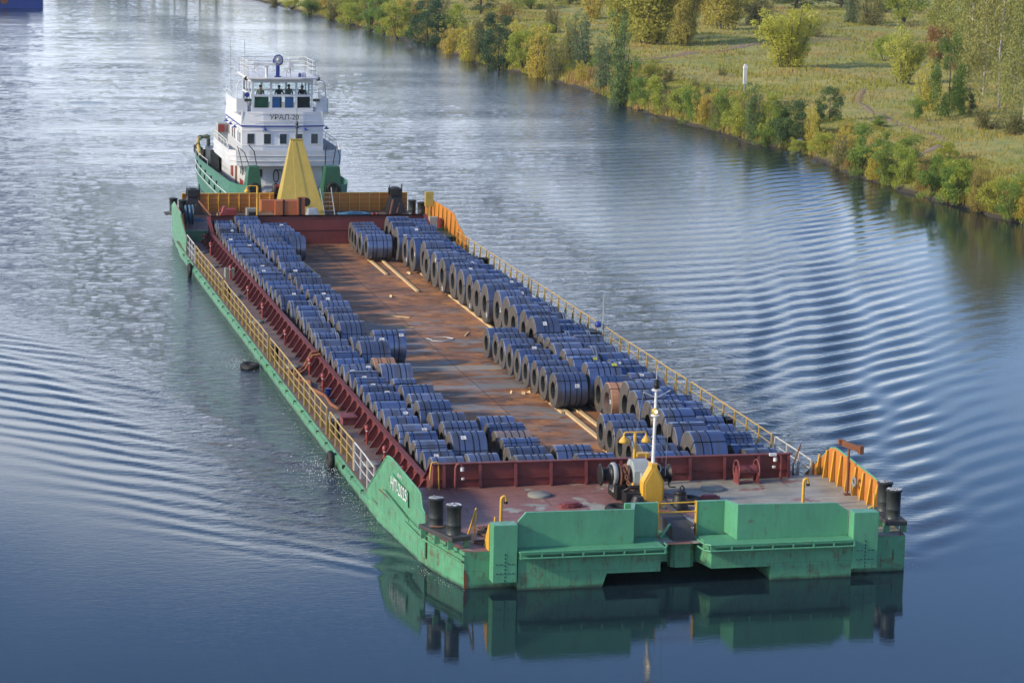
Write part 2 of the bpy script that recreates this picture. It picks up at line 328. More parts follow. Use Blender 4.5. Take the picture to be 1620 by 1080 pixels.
    bump(t, b, noise(t, v, 5, 6, .6), .4, .02); return mt
M['hold'] = deckmat('hold_floor_steel', 'hold'); M['fore'] = deckmat('fore_deck_paint', 'fore'); M['side'] = deckmat('side_deck_steel', 'side')
# ------------------------------------------------------------------ data
SHORE = [(66.8, 49.1), (73.9, 48.7), (87.2, 47.9), (98.0, 47.7), (106.4, 47.8), (120.5, 49.4), (126.7, 47.3), (137.7, 47.4), (148.6, 46.5), (160.4, 46.1), (176.5, 47.3), (192.9, 46.7), (206.4, 45.6), (213.1, 44.1), (226.4, 44.0), (249.4, 44.8), (265.9, 43.8), (285.5, 42.9), (305.5, 41.7), (322.3, 40.5), (346.4, 39.1), (371.0, 37.1), (384.2, 35.5)]
PLANTS = [
 (42.4,284.8,3.8,4.4,'g'),(43.1,268.1,3.9,4.6,'yg'),(43.9,251.1,4.8,5.5,'dg'),(43,276.8,2.7,4.5,'g'),(41.7,296.6,3.4,3.4,'yg'),
 (41,311.7,3.3,3.1,'ol'),(40,325.5,3.2,3,'g'),(39.3,339.6,3.1,2.5,'yg'),(38.4,351.9,2.8,2.1,'ol'),(44.1,237.5,2.9,3.5,'yl'),
 (43.6,225,3.4,3.9,'yl'),(44.5,222.8,2.7,3.1,'ol'),(44.4,211.5,4.3,5.4,'dg'),(46.1,206,3.6,4.8,'yg'),(45.9,199.3,4,5,'yl'),
 (46.9,193.6,3.2,3.8,'ol'),(51,203.5,2.9,4.4,'ol'),(50.5,194.3,4.5,5.8,'gr'),(57.6,228.5,2.3,3.2,'yl'),(48,178.8,3,5.4,'gr'),
 (46.4,164.9,4.2,7.6,'wi'),(47.2,163.4,1.9,3.2,'g'),(46.8,158.6,2.3,2.7,'g'),(46.7,153.6,2.8,3.1,'yg'),(47.1,150.6,2.2,2.4,'ol'),
 (47.2,147.2,2.4,2.6,'yg'),(47.1,143.8,2.1,2.8,'g'),(47.6,141.8,2.3,2.7,'yl'),(47.6,138.4,1.9,2.3,'ol'),(47.9,135.9,2.3,2.9,'g'),
 (47.6,131.2,2.4,3.1,'yg'),(47.7,127.5,2.8,4.3,'wi'),(48.8,126.4,2.4,3.3,'yg'),(49.3,122.7,3.5,3.2,'dw'),(48.9,123.6,2.1,2.7,'g'),
 (50.3,119.7,1.8,2.9,'yl'),(54.8,128.3,2.2,2.8,'dw'),(49,114,2.1,1.9,'yg'),(48.3,108.9,2.5,2.3,'ol'),(47.8,102.3,3,3.5,'g'),
 (48,99.3,1.9,2.1,'yl'),(48,96.9,2.4,2.4,'g'),(48.1,93.8,2.1,2.6,'yg'),(50.1,98.6,2.6,2.4,'g'),(48.4,90.8,2,2.1,'or'),
 (48.1,87.9,2.3,2.7,'g'),(48.3,85.1,2.4,2.6,'g'),(48.6,84.4,2.4,2.7,'yg'),(48.5,80.9,2.2,2.7,'or'),(48.7,78.3,2.4,2.4,'yg'),
 (48.7,75.8,2.1,2.6,'g'),(49.2,75.1,1.9,2.6,'yl'),(48.7,118.9,1.6,1.4,'yg'),(47.8,125,1.6,1.4,'g'),(48.2,105.4,1.7,1.5,'or'),
 (50.7,155.1,1.3,2.1,'ol'),(61.1,178.4,1.1,1.1,'ol'),(49.9,144.6,1.8,1.8,'yg'),(66.6,224.2,11.7,10.2,'wl'),(64.6,231.8,5.6,8,'wl'),
 (68.2,238.6,4.9,7.4,'yg'),(69.7,221.2,5.4,8.6,'wl'),(85.7,253.4,7.7,7.8,'oc'),(93.4,262.8,5.3,5.3,'ol'),(86.3,262.2,5.3,6.2,'oc'),
 (71.4,186.6,6.7,6.5,'yt'),(91.8,235.2,3.3,2.5,'ol'),(103.6,299.5,7.8,2.4,'dk'),(114.9,308.3,9,2.6,'dk'),(124.1,313.2,9.1,2.7,'dk'),
 (126,298.6,6.9,3,'g'),(109.2,270.2,4.5,4.6,'gr'),(110.3,264.4,6.3,4.5,'ol'),(118.2,271,5.5,5.5,'yg'),(120.7,265.1,5.4,5.5,'ol'),
 (76.4,166.3,4.9,5.5,'ys'),(84.2,191.2,2.8,2.9,'yg'),(67,136,2.6,4.1,'yl'),(66.9,130.9,3,6.6,'bg'),(90.5,190.6,2.9,3.5,'rd'),
 (88.7,181.3,2.1,2.1,'rd'),(69.2,132.9,2,2.1,'dw'),(98.3,200.9,6.7,9.7,'bi'),(110.7,236.4,6.6,10.1,'bi'),(74.8,137.9,7,13.5,'bf'),
 (78.6,150.4,6.7,13.6,'bf'),(81.7,149.9,7.4,13.7,'bf'),(86.6,172.4,6.7,13.5,'bf'),(108,212,6.9,10.9,'bi'),(72,126.2,5.5,11.2,'bf'),
 (66.7,121.9,3.2,1.6,'ol'),(66.6,116.5,3.7,1.8,'ol'),(62.9,128.4,1.7,1.7,'g'),(57.7,124,1.6,0.8,'g'),(116.2,236.8,7.5,10.1,'dk'),
 (94.2,172.3,6.1,12.9,'bf'),(51.2,216.9,2.7,3,'yg'),(51.7,232.3,3.2,2.7,'yl'),(61.2,250.6,3.8,3.7,'ol'),(74.1,279.3,4.5,4.2,'yl'),
 (52.6,254.2,3.4,2.9,'or'),(50.5,264.6,3.4,3,'yg'),(51.9,284.3,4,3.3,'ol'),(50.2,299.2,3.8,3.2,'yl'),(49,313.4,3.9,3,'g'),
 (60.9,295.2,4.7,3,'dk'),(71.3,306.4,5.8,2.9,'g'),(78.8,312,6.9,3.4,'dk'),(85.9,315.8,6,3.2,'dk'),(47.3,326.5,4,2.4,'yg'),
 (45.5,340.2,4.1,2.5,'g'),(59,323.8,5,2.8,'ol'),(94.6,317,7.1,4.1,'g'),(102.4,321.9,7.2,4.1,'dk'),(59.6,273.4,4.4,2.9,'or'),
 (46.6,273.8,3.2,3,'or'),(102.1,314.2,6,3,'ol'),
]
COILS = {
 'LO': [
  (-6.19,-5.1,66.07,1.4,'s'),(-6.28,-5.16,64.61,1.39,'s'),(-6.29,-5.22,63.15,1.36,''),(-6.4,-5.08,60.57,1.35,'l'),(-6.4,-4.98,59.19,1.35,'l'),(-6.43,-4.99,57.81,1.35,''),(-6.41,-5.02,56.43,1.35,''),
  (-6.4,-4.97,55.06,1.32,''),(-6.4,-5.04,53.73,1.3,''),(-6.42,-5.01,52.39,1.32,''),(-6.41,-4.99,51.05,1.3,''),(-6.39,-4.97,49.71,1.32,''),(-6.39,-5.03,48.38,1.29,'l'),(-6.39,-5.17,46.99,1.43,'l'),
  (-6.39,-5.15,45.51,1.45,''),(-6.35,-5.15,44.07,1.39,''),(-6.34,-5.12,42.64,1.41,''),(-6.33,-5.11,41.2,1.41,''),(-6.32,-5.08,39.75,1.43,'l'),(-6.34,-5.08,38.19,1.41,''),(-6.11,-5.02,36.6,1.38,'s'),
  (-5.95,-4.99,35.04,1.38,''),(-6.12,-5.04,33.49,1.4,'s'),(-6.19,-5.13,31.92,1.37,'s'),(-6.12,-5.14,30.41,1.39,''),(-6.27,-5.13,28.89,1.36,'s'),(-6.34,-5.25,27.42,1.41,'s'),(-6.3,-5.08,25.87,1.39,''),
  (-6.36,-5.18,24.33,1.36,''),(-6.34,-5.15,22.87,1.4,''),(-6.35,-5.17,21.35,1.37,''),(-6.34,-5.11,19.87,1.39,'l'),(-6.32,-5.11,18.38,1.39,'l'),(-6.29,-5.07,16.88,1.4,'l'),(-6.31,-5.04,15.34,1.4,'l'),
  (-6.31,-5.1,13.75,1.4,''),(-6.35,-5.15,12.16,1.36,''),(-6.35,-5.16,10.66,1.37,'l'),(-6.36,-5.26,9.18,1.38,''),(-6.31,-5.04,7.74,1.37,'l'),(-6.18,-5.11,6.3,1.4,''),(-6.24,-5.08,4.81,1.39,''),
  (-6.2,-5.1,3.34,1.33,'l'),(-6.2,-4.94,1.95,1.41,''),],
 'LI': [
  (-5.05,-3.63,66.01,1.64,''),(-5.15,-3.73,64.26,1.64,''),(-4.87,-3.42,62.46,1.62,''),(-4.83,-3.35,60.66,1.61,''),(-4.81,-3.37,58.88,1.6,''),(-4.79,-3.34,57.13,1.58,''),(-4.78,-3.47,55.45,1.58,''),
  (-4.78,-3.46,53.79,1.62,''),(-4.72,-3.4,52.08,1.61,''),(-4.66,-3.35,50.38,1.57,''),(-5.01,-3.7,47.5,1.63,''),(-4.99,-3.67,45.79,1.61,'l'),(-4.95,-3.59,44.09,1.57,''),(-4.92,-3.63,42.47,1.62,''),
  (-4.96,-3.52,40.09,1.6,''),(-4.92,-3.6,38.45,1.62,''),(-4.82,-3.56,36.74,1.64,''),(-4.82,-3.5,34.94,1.62,''),(-4.88,-3.68,33.12,1.61,''),(-4.88,-3.66,31.32,1.59,''),(-4.88,-3.67,29.58,1.56,''),
  (-5.19,-4.04,25.56,1.54,''),(-4.94,-3.64,23.93,1.66,''),(-5.31,-4.07,20.27,1.58,'o'),(-5,-3.68,18.64,1.62,''),(-5.26,-4.07,15.68,1.56,'r'),(-4.95,-3.68,14.06,1.62,''),(-4.95,-3.65,12.44,1.58,''),
  (-4.94,-3.66,10.8,1.64,''),(-4.88,-3.57,8.62,1.61,''),(-4.76,-3.37,6.95,1.61,''),(-4.82,-3.52,5.27,1.59,''),(-5.13,-3.88,1.48,1.6,''),],
 'LX': [
  (-3.44,-2.05,64.88,1.38,''),(-3.39,-2.03,63.47,1.4,''),(-3.39,-2.04,62.03,1.42,'l'),(-3.35,-1.93,60.58,1.4,'r'),(-3.32,-1.89,59.14,1.4,''),],
 'LD': [
  (-3.7,-2.27,27.38,1.5,'l'),],
 'LF': [
  (-2.95,-1.58,8.87,1.36,'r'),(-2.91,-1.53,7.46,1.39,''),(-2.95,-1.59,6.04,1.39,'r'),(-3.01,-1.66,4.61,1.43,''),(-3.12,-1.73,3.15,1.43,''),(-3.19,-1.82,1.68,1.45,''),],
 'LG': [
  (-1.38,-0.03,3.23,1.42,''),(-0.92,0.46,1.78,1.42,''),],
 'RL': [
  (1.73,3.14,64.86,1.38,''),(1.63,3.06,63.46,1.37,''),(1.55,2.99,62.04,1.41,''),(1.57,2.97,60.6,1.42,'r'),(1.66,3.07,59.15,1.42,'r'),],
 'RI': [
  (3.61,4.89,63.18,1.91,''),(3.49,4.74,61.23,1.89,''),(3.2,4.59,58.67,1.9,'l'),(3.37,4.73,56.27,1.78,'f'),(3.42,4.76,54.41,1.89,'f'),(3.65,4.77,52.46,1.96,'f'),(3.43,4.78,50.57,1.77,''),
  (3.49,4.77,48.7,1.91,'f'),(3.52,4.78,46.79,1.86,'f'),(3.7,4.97,44.9,1.87,''),(3.71,5,43.02,1.82,''),(3.77,5,41.16,1.84,'f'),(3.74,5.01,39.29,1.84,''),(3.71,4.94,37.38,1.94,'f'),
  (3.9,5.16,35.41,1.93,'f'),(3.88,5.08,33.44,1.94,''),(3.78,5.01,31.51,1.87,''),(3.8,4.98,29.58,1.94,''),(3.69,4.85,27.59,1.98,'l'),(3.66,4.85,25.69,1.51,''),(3.59,4.83,24.1,1.62,''),
  (3.38,4.65,22.43,1.67,''),(3.44,4.67,20.71,1.71,'l'),(3.31,4.52,18.98,1.71,'y'),(3.49,4.91,17.2,1.78,'y'),(3.61,4.86,15.52,1.53,''),(3.56,4.5,13.96,1.55,'o'),(3.82,4.98,12.2,1.93,''),
  (3.59,4.75,10.23,1.95,''),(3.62,4.87,8.25,1.94,''),(3.51,4.73,6.24,2.04,''),(3.22,4.6,4.22,1.94,''),(3.38,4.61,2.2,2.03,''),],
 'RO': [
  (5.44,6.41,65.71,1.46,''),(5.36,6.22,64.21,1.44,''),(5.32,6.46,62.73,1.46,''),(4.98,6.17,60.17,1.41,''),(5.06,6.18,58.72,1.43,''),(4.97,6.12,57.27,1.43,''),(5,6.13,55.81,1.42,'s'),
  (4.98,6.14,54.36,1.42,''),(5,6.09,52.92,1.42,'l'),(4.97,6.09,51.46,1.44,''),(4.99,6.09,49.96,1.49,''),(4.99,6.08,48.43,1.51,'l'),(5.15,6.23,46.88,1.49,''),(5.21,6.36,45.3,1.42,''),
  (5.22,6.32,43.83,1.45,''),(5.41,6.46,42.34,1.45,'l'),(5.43,6.45,40.85,1.45,''),(5.37,6.38,39.35,1.44,''),(5.5,6.33,36.11,1.44,'s'),(5.49,6.31,34.63,1.46,'s'),(5.44,6.27,33.13,1.5,''),
  (5.38,6.25,31.51,1.48,'s'),(5.35,6.24,29.88,1.42,''),(5.24,6.45,28.37,1.46,''),(4.99,6.21,26.86,1.4,'s'),(5.11,6.36,25.38,1.48,''),(5.19,6.36,23.92,1.38,''),(5.11,6.31,22.45,1.5,'s'),
  (5.09,6.36,20.93,1.47,''),(5.15,6.36,19.43,1.46,'l'),(5.29,6.3,17.91,1.45,''),(5.21,6.36,16.42,1.45,'l'),(5.12,6.19,14.92,1.47,''),(5.09,6.12,13.36,1.45,''),(5.35,6.44,11.83,1.42,''),
  (5.38,6.44,10.37,1.44,''),(5.28,6.27,8.89,1.47,''),(5.25,6.3,7.39,1.46,''),(5.28,6.27,5.88,1.45,'r'),(5.44,6.47,4.38,1.48,''),(5.33,6.45,2.84,1.36,''),(5.33,6.42,1.38,1.51,''),],
 'RM': [
  (1.73,3.13,28.17,1.38,''),(1.84,3.19,26.75,1.39,''),(1.81,3.22,25.34,1.37,''),(1.83,3.24,23.94,1.38,''),(1.84,3.25,22.53,1.4,''),(1.86,3.25,21.1,1.41,''),(1.91,3.31,19.65,1.43,''),
  (1.92,3.34,18.19,1.44,''),(1.99,3.31,16.7,1.46,'l'),],
 'RF': [
  (1.88,3.22,8.7,1.36,''),(1.84,3.21,7.29,1.4,''),(1.86,3.13,5.87,1.38,''),(1.8,3.11,4.45,1.41,''),(1.76,3.12,3,1.43,''),(1.76,3.15,1.52,1.47,''),],
}
# ------------------------------------------------------------------ the river
WZ = -1.18
SHY = [y for y, x in SHORE]; SHX = [x for y, x in SHORE]
def shore_x(y): return np.interp(y, SHY, SHX)
def terr_z(x, y):
    d = x-shore_x(y)
    return np.interp(d, [-30,-3,0,.6,3,9,40,120,400], [-4,-1.9,-1.18,-.75,-.1,.6,1.3,1.6,4.0])
def grid_mesh(name, X, Y, Z, mat, attrs=None):
    ny, nx = Z.shape
    me = bpy.data.meshes.new(name)
    co = np.empty((ny*nx, 3), np.float32); co[:,0] = X.ravel(); co[:,1] = Y.ravel(); co[:,2] = Z.ravel()
    me.vertices.add(ny*nx); me.vertices.foreach_set('co', co.ravel())
    i = np.arange((ny-1)*(nx-1)); r = i//(nx-1); c = i % (nx-1); a = r*nx+c
    q = np.stack([a, a+1, a+nx+1, a+nx], 1).astype(np.int32)
    me.loops.add(q.size); me.loops.foreach_set('vertex_index', q.ravel())
    me.polygons.add(len(q)); me.polygons.foreach_set('loop_start', np.arange(0, q.size, 4, dtype=np.int32)); me.polygons.foreach_set('loop_total', np.full(len(q), 4, np.int32))
    me.polygons.foreach_set('use_smooth', np.ones(len(q), bool))
    for k, arr in (attrs or {}).items():
        at = me.attributes.new(k, 'FLOAT', 'POINT'); at.data.foreach_set('value', arr.astype(np.float32).ravel())
    me.materials.append(mat); me.update(); me.validate()
    o = bpy.data.objects.new(name, me); COL.objects.link(o); return o
def vnoise(x, y, seed, s):
    """smooth value noise"""
    g = np.random.default_rng(seed).random((256, 256)).astype(np.float32)
    x = x/s; y = y/s; xi = np.floor(x).astype(int); yi = np.floor(y).astype(int); fx = x-xi; fy = y-yi
    fx = fx*fx*(3-2*fx); fy = fy*fy*(3-2*fy)
    a = g[yi % 256, xi % 256]; b = g[yi % 256, (xi+1) % 256]; c = g[(yi+1) % 256, xi % 256]; d = g[(yi+1) % 256, (xi+1) % 256]
    return (a*(1-fx)+b*fx)*(1-fy)+(c*(1-fx)+d*fx)*fy
def sstep(a, b, x):
    t = np.clip((x-a)/(b-a), 0, 1); return t*t*(3-2*t)
K0 = 2.5
def kelvin(dist, lat, kc=4.2, div=False):
    """ship wave pattern behind a moving source: dist (1d, metres behind), lat (1d, metres abeam)"""
    n = 4096; L = 420.0; ky = 2*np.pi*np.fft.fftfreq(n, L/n)
    kx = K0*np.sqrt((1+np.sqrt(1+4*(ky/K0)**2))/2)
    A = np.exp(-(np.abs(ky)/kc)**2)*(.45+1.0*np.minimum(1.0, np.abs(ky)/1.4))
    if div: A = np.exp(-(np.abs(ky)/5.2)**2)*sstep(.5, 2.6, np.abs(ky))
    yy = np.arange(n)*L/n
    H = np.empty((len(dist), len(lat)), np.float32)
    for i, d in enumerate(dist):
        if d <= -1.0: H[i] = 0; continue
        h = np.fft.ifft(A*np.exp(1j*kx*d))*n
        H[i] = np.interp(lat, yy, h.imag)
    return H
def make_water():
    ys = []; y = -42.0
    while y < 430:
        ys.append(y); dc = y+87
        y += min(.55, max(.11, .11*(dc/75)**1.1))
    ys = np.array(ys); xs_ = np.concatenate([np.arange(-58, -30, .4), np.arange(-30, 40, .19), np.arange(40, 53, .35)])
    X, Y = np.meshgrid(xs_, ys)
    aX = np.abs(X-(-.2)); lat = np.clip(np.linspace(0, 70, 900), 0, 70)
    H = np.zeros_like(X, dtype=np.float32); WARP = ((vnoise(X, Y, 88, 8.)-.5)*1.3+(vnoise(X, Y, 89, 3.5)-.5)*.45)*sstep(-6, 8, Y)
    for (y0, off, amp, kc) in ((4.0, 7.6, .9, 3.8), (-6.1, 7.6, 1.0, 3.6), (-13.5, 7.6, .75, 3.2), (-21.0, 7.6, .28, 3.0), (68.0, 7.2, .10, 4.0)):
        Hk = kelvin(ys-y0, lat, kc); Hl = kelvin(ys-y0, lat, kc, True)
        for i in range(len(ys)):
            l = aX[i]-off+WARP[i]
            h = np.where(X[i] > 0, np.interp(np.abs(l), lat, Hk[i]), 1.5*np.interp(np.abs(l), lat, Hl[i]))
            H[i] += amp*h*np.where(l > -1.5, 1, 0)
    sc = np.std(H[(aX > 9) & (Y > 5) & (Y < 60) & (aX < 14+.3*Y)])
    H = H/sc*.022
    grow = (1+np.clip(Y+9, 0, 120)/40)**.35
    H *= grow
    H *= sstep(0, 4, Y+9.3-.75*np.maximum(aX-7.6, 0))*(1-sstep(120, 230, Y)*.75)*np.where(X < 0, .30, .85)*(.55+.9*vnoise(X, Y, 77, 13.))
    H = np.clip(H, -.075, .10)
    # left side slightly calmer near the frame edge, wind chop further up river
    chop = (vnoise(X, Y*1.0, 3, 1.1)-.5)*.5+(vnoise(X*1.3, Y*.9, 4, .55)-.5)*.3
    rough = sstep(14, 60, Y+8*(vnoise(X, Y, 9, 9.)-.5)*2)
    strip = np.exp(-((aX-9.4-np.clip(Y, 0, 60)*.09)/3.4)**2)*sstep(-7, 4, Y)
    right_fine = np.exp(-((X-9-.22*(Y-5))/6.0)**2)*sstep(6, 30, Y)
    ripple = .015+.60*rough*(.55+.9*vnoise(X, Y, 11, 14.))+.95*strip+.45*right_fine
    cz = sstep(.32, .0, (X-(12+.345*(Y+9)))/30)*sstep(.0, .5, (X-(7+.10*(Y+9)))/8)*(1-sstep(70, 110, Y))   # smooth train of ship waves on the right
    ripple *= (1-.72*cz)
    ripple = np.where(X > 0, ripple*(1-.8*sstep(26, 38, X-.10*(Y-60))*(1-sstep(90, 160, Y))), ripple)
    # smooth oily streaks in the propeller wash behind the tug
    streak = vnoise(X*.35+.1*Y, Y, 21, 3.0); wash = sstep(92, 112, Y)*np.exp(-((X+9-.03*(Y-100))/15)**2)
    ripple *= 1-wash*.55*sstep(.45, .65, streak)
    ripple = np.where(Y > 110, ripple*(.45+1.1*vnoise(X*.45, Y*1.0, 33, 7.0)), ripple)
    hw = wash*((vnoise(X*.6, Y, 41, 2.2)-.5)*.10+(vnoise(X*.8, Y*1.2, 42, 1.0)-.5)*.05)
    Z = WZ+H+chop*.045*np.clip(ripple, 0, 1.2)+hw
    Z += .05*np.exp(-((aX-8.1)/.9)**2)*sstep(-8.6, -5, Y)*(1-sstep(2, 14, Y))
    Z += -.02*np.exp(-((aX-10)/1.6)**2)*sstep(-2, 4, Y)*(1-sstep(55, 66, Y))
    mt, t, b = newmat('river_water')
    b.inputs['Base Color'].default_value = (.009,.020,.028,1); b.inputs['Roughness'].default_value = .02; b.inputs['IOR'].default_value = 1.333
    g = t.nodes.new('ShaderNodeNewGeometry'); at = t.nodes.new('ShaderNodeAttribute'); at.attribute_name = 'ripple'
    def mpv(s):
        mm = t.nodes.new('ShaderNodeMapping'); mm.inputs['Scale'].default_value = s; mm.inputs['Rotation'].default_value = (0,0,R(-12)); t.links.new(g.outputs['Position'], mm.inputs['Vector']); return mm.outputs[0]
    n1 = noise(t, mpv((.75, 1.5, 1)), 1.7, 4, .55, .6); n2 = noise(t, mpv((.7, 1.6, 1)), 6.5, 4, .6, .4)
    am = t.nodes.new('ShaderNodeMath'); am.operation = 'MULTIPLY_ADD'; am.inputs[1].default_value = .22; t.links.new(n2, am.inputs[0]); t.links.new(n1, am.inputs[2])
    bp = t.nodes.new('ShaderNodeBump'); bp.inputs['Distance'].default_value = .115; t.links.new(am.outputs[0], bp.inputs['Height']); t.links.new(at.outputs['Fac'], bp.inputs['Strength'])
    # tiny wind ripples everywhere
    n3 = noise(t, mpv((.5, 2.2, 1)), 5.0, 3, .5, .2); bp2 = t.nodes.new('ShaderNodeBump'); bp2.inputs['Distance'].default_value = .0026; bp2.inputs['Strength'].default_value = .6
    t.links.new(n3, bp2.inputs['Height']); t.links.new(bp.outputs[0], bp2.inputs['Normal']); t.links.new(bp2.outputs[0], b.inputs['Normal'])
    o = grid_mesh('water', X, Y, Z, mt, {'ripple': np.clip(ripple, .0, 1.3)})
    o['kind'] = 'structure'
    # the river goes on round the modelled waves
    mb = MB(); x0, x1, y0, y1 = xs_[0]+.05, xs_[-1]-.05, ys[0]+.05, ys[-1]-.05; z = WZ-.004
    B_ = 1500
    mb.add([(-B_,-B_,z),(B_,-B_,z),(B_,y0,z),(-B_,y0,z)], [(0,1,2,3)]); mb.add([(-B_,y0,z),(x0,y0,z),(x0,y1,z),(-B_,y1,z)], [(0,1,2,3)])
    mb.add([(x1,y0,z),(B_,y0,z),(B_,y1,z),(x1,y1,z)], [(0,1,2,3)]); mb.add([(-B_,y1,z),(B_,y1,z),(B_,2600,z),(-B_,2600,z)], [(0,1,2,3)])
    w2 = mb.build('outer_water', mt); w2['kind'] = 'structure'
make_water()
# white foam flecks where water curls along the hull
def foam():
    mt, t, b = newmat('foam'); b.inputs['Base Color'].default_value = (.75,.78,.8,1); b.inputs['Roughness'].default_value = .7
    vs_, fs = [], []
    def fleck(x, y, s):
        n = 6; b0 = len(vs_); a0 = random.random()*6
        sx = s*random.uniform(.4, .8); sy = s*random.uniform(1.2, 4)
        for k in range(n):
            a = a0+2*math.pi*k/n; r = random.uniform(.55, 1)
            vs_.append((x+sx*r*math.cos(a), y+sy*r*math.sin(a), WZ+.035+random.random()*.02))
        fs.append(tuple(range(b0, b0+n)))
    for cx_, cy_, n, sx, sy in ((-9.1, 8.3, 420, .8, 1.5), (-9.2, 30.0, 300, .8, 1.0), (-8.15, -6.6, 70, .25, .8), (-8.75, 3.5, 160, .35, 2.5), (-8.8, 17, 90, .3, 5), (-7.7, -8.0, 50, .2, .4), (7.9, -8.2, 20, .3, .4),
                                (-4.3, 92, 60, .3, 7), (-2, 107, 120, 1.8, 3)):
        for _ in range(n):
            fleck(random.gauss(cx_, sx*.6), random.gauss(cy_, sy), random.uniform(.008, .020)*(.55 if cy_ < -2 else 1)*(1 if cy_ < 60 else 1.6))
    me = bpy.data.meshes.new('foam'); me.from_pydata(vs_, [], fs); me.materials.append(mt)
    o = bpy.data.objects.new('foam', me); COL.objects.link(o); o['kind'] = 'stuff'; o['label'] = 'white foam flecks on the water beside the green hull'; o['category'] = 'foam'
foam()
# ------------------------------------------------------------------ the bank
def bank():
    ys = np.concatenate([np.arange(-300, 60, 12), np.arange(60, 420, 1.3), np.arange(420, 1200, 14)])
    ds = np.concatenate([[-30,-3,-.8,-.3], np.arange(0, 14, .35), np.arange(14, 60, 1.3), np.arange(60, 190, 4), np.arange(190, 900, 40)])
    D, Y = np.meshgrid(ds, ys)
    sx = shore_x(Y)+(vnoise(Y, Y*0, 5, 3.)-.5)*1.0*(D < 12)+(vnoise(Y, Y*0, 6, 1.2)-.5)*.5*(D < 5)
    X = sx+D
    Z = np.interp(D, [-30,-3,0,.6,3,9,40,120,400,900], [-4,-1.9,-1.22,-.75,-.1,.6,1.3,1.6,4.0,9])
    Z = Z+(D > .5)*((vnoise(X, Y, 7, 6.)-.5)*.5+(vnoise(X, Y, 8, 2.)-.5)*.25)
    mt, t, b = newmat('meadow_ground'); v = vec(t)
    g1 = mix(t, ramp(t, noise(t, v, .06, 6, .6), [(.38, 0), (.62, 1)]), (.28,.28,.055), (.36,.29,.09))
    g1 = mix(t, ramp(t, noise(t, v, .35, 6, .7), [(.4, 0), (.65, .8)]), g1, (.15,.19,.045))
    g1 = mix(t, ramp(t, noise(t, v, 1.8, 5, .7), [(.55, 0), (.75, .7)]), g1, (.34,.28,.13))
    sp = t.nodes.new('ShaderNodeSeparateXYZ'); t.links.new(v, sp.inputs[0])
    zr = t.nodes.new('ShaderNodeMapRange'); zr.inputs['From Min'].default_value = -1.0; zr.inputs['From Max'].default_value = -.55; t.links.new(sp.outputs[2], zr.inputs['Value'])
    g1 = mix(t, zr.outputs[0], (.035,.028,.018), g1)
    t.links.new(g1, b.inputs['Base Color']); b.inputs['Roughness'].default_value = .95
    bump(t, b, noise(t, v, 3, 6, .7), .7, .05)
    o = grid_mesh('river_bank', X, Y, Z, mt); o['kind'] = 'structure'
bank()
def ribbon(name, pts, w, mat):
    vs_, fs = [], []
    P = [Vector((x, y, 0)) for x, y in pts]; Q = []
    for i in range(len(P)-1):
        for k in range(8): Q.append(P[i].lerp(P[i+1], k/8))
    Q.append(P[-1])
    for i, p in enumerate(Q):
        d = (Q[min(i+1, len(Q)-1)]-Q[max(i-1, 0)]).normalized(); n = Vector((-d.y, d.x, 0)); ww = w*random.uniform(.8, 1.15)
        for j in (-1, -.33, .33, 1):
            q = p+n*j*ww; zz = float(terr_z(q.x, q.y)+(vnoise(np.array([q.x]), np.array([q.y]), 7, 6.)[0]-.5)*.5+(vnoise(np.array([q.x]), np.array([q.y]), 8, 2.)[0]-.5)*.25)
            vs_.append((q.x, q.y, zz+.10-.08*abs(j)))
    for i in range(len(Q)-1):
        for j in range(3): fs.append((i*4+j, i*4+j+1, (i+1)*4+j+1, (i+1)*4+j))
    me = bpy.data.meshes.new(name); me.from_pydata(vs_, [], fs); me.materials.append(mat)
    o = bpy.data.objects.new(name, me); COL.objects.link(o); o['kind'] = 'structure'; return o
M['dirt'] = paint('dirt_track', (.27,.20,.13), (.20,.15,.10), rough=.95)
ribbon('dirt_path', [(59,202),(66,208),(73,214),(80,221.5),(90,232.6),(98,231),(103,228),(112,226),(140,230)], .8, M['dirt'])
ribbon('footpath', [(48,100),(57,108),(60,116),(60,125),(61,134),(64,146),(70,160)], .35, M['dirt'])
# ------------------------------------------------------------------ vegetation
def leafmat(name, c, c2, back=.38):
    mt, t, b = newmat(name); g = t.nodes.new('ShaderNodeNewGeometry'); oi = t.nodes.new('ShaderNodeObjectInfo')
    base = mix(t, g.outputs['Random Per Island'], c, c2)
    base = mix(t, ramp(t, noise(t, vec(t), 5, 3), [(.4, 0), (.7, .6)]), base, tuple(x*.86 for x in c))
    hs = t.nodes.new('ShaderNodeHueSaturation'); t.links.new(base, hs.inputs['Color'])
    mr_ = t.nodes.new('ShaderNodeMapRange'); mr_.inputs['To Min'].default_value = .485; mr_.inputs['To Max'].default_value = .515; t.links.new(oi.outputs['Random'], mr_.inputs['Value']); t.links.new(mr_.outputs[0], hs.inputs['Hue'])
    t.links.new(hs.outputs[0], b.inputs['Base Color']); b.inputs['Roughness'].default_value = .65; b.inputs['Specular IOR Level'].default_value = .1
    tr = t.nodes.new('ShaderNodeBsdfTranslucent'); t.links.new(hs.outputs[0], tr.inputs['Color']); ms = t.nodes.new('ShaderNodeMixShader'); ms.inputs[0].default_value = back
    t.links.new(b.outputs[0], ms.inputs[1]); t.links.new(tr.outputs[0], ms.inputs[2]); t.links.new(ms.outputs[0], t.nodes['Material Output'].inputs['Surface'])
    return mt
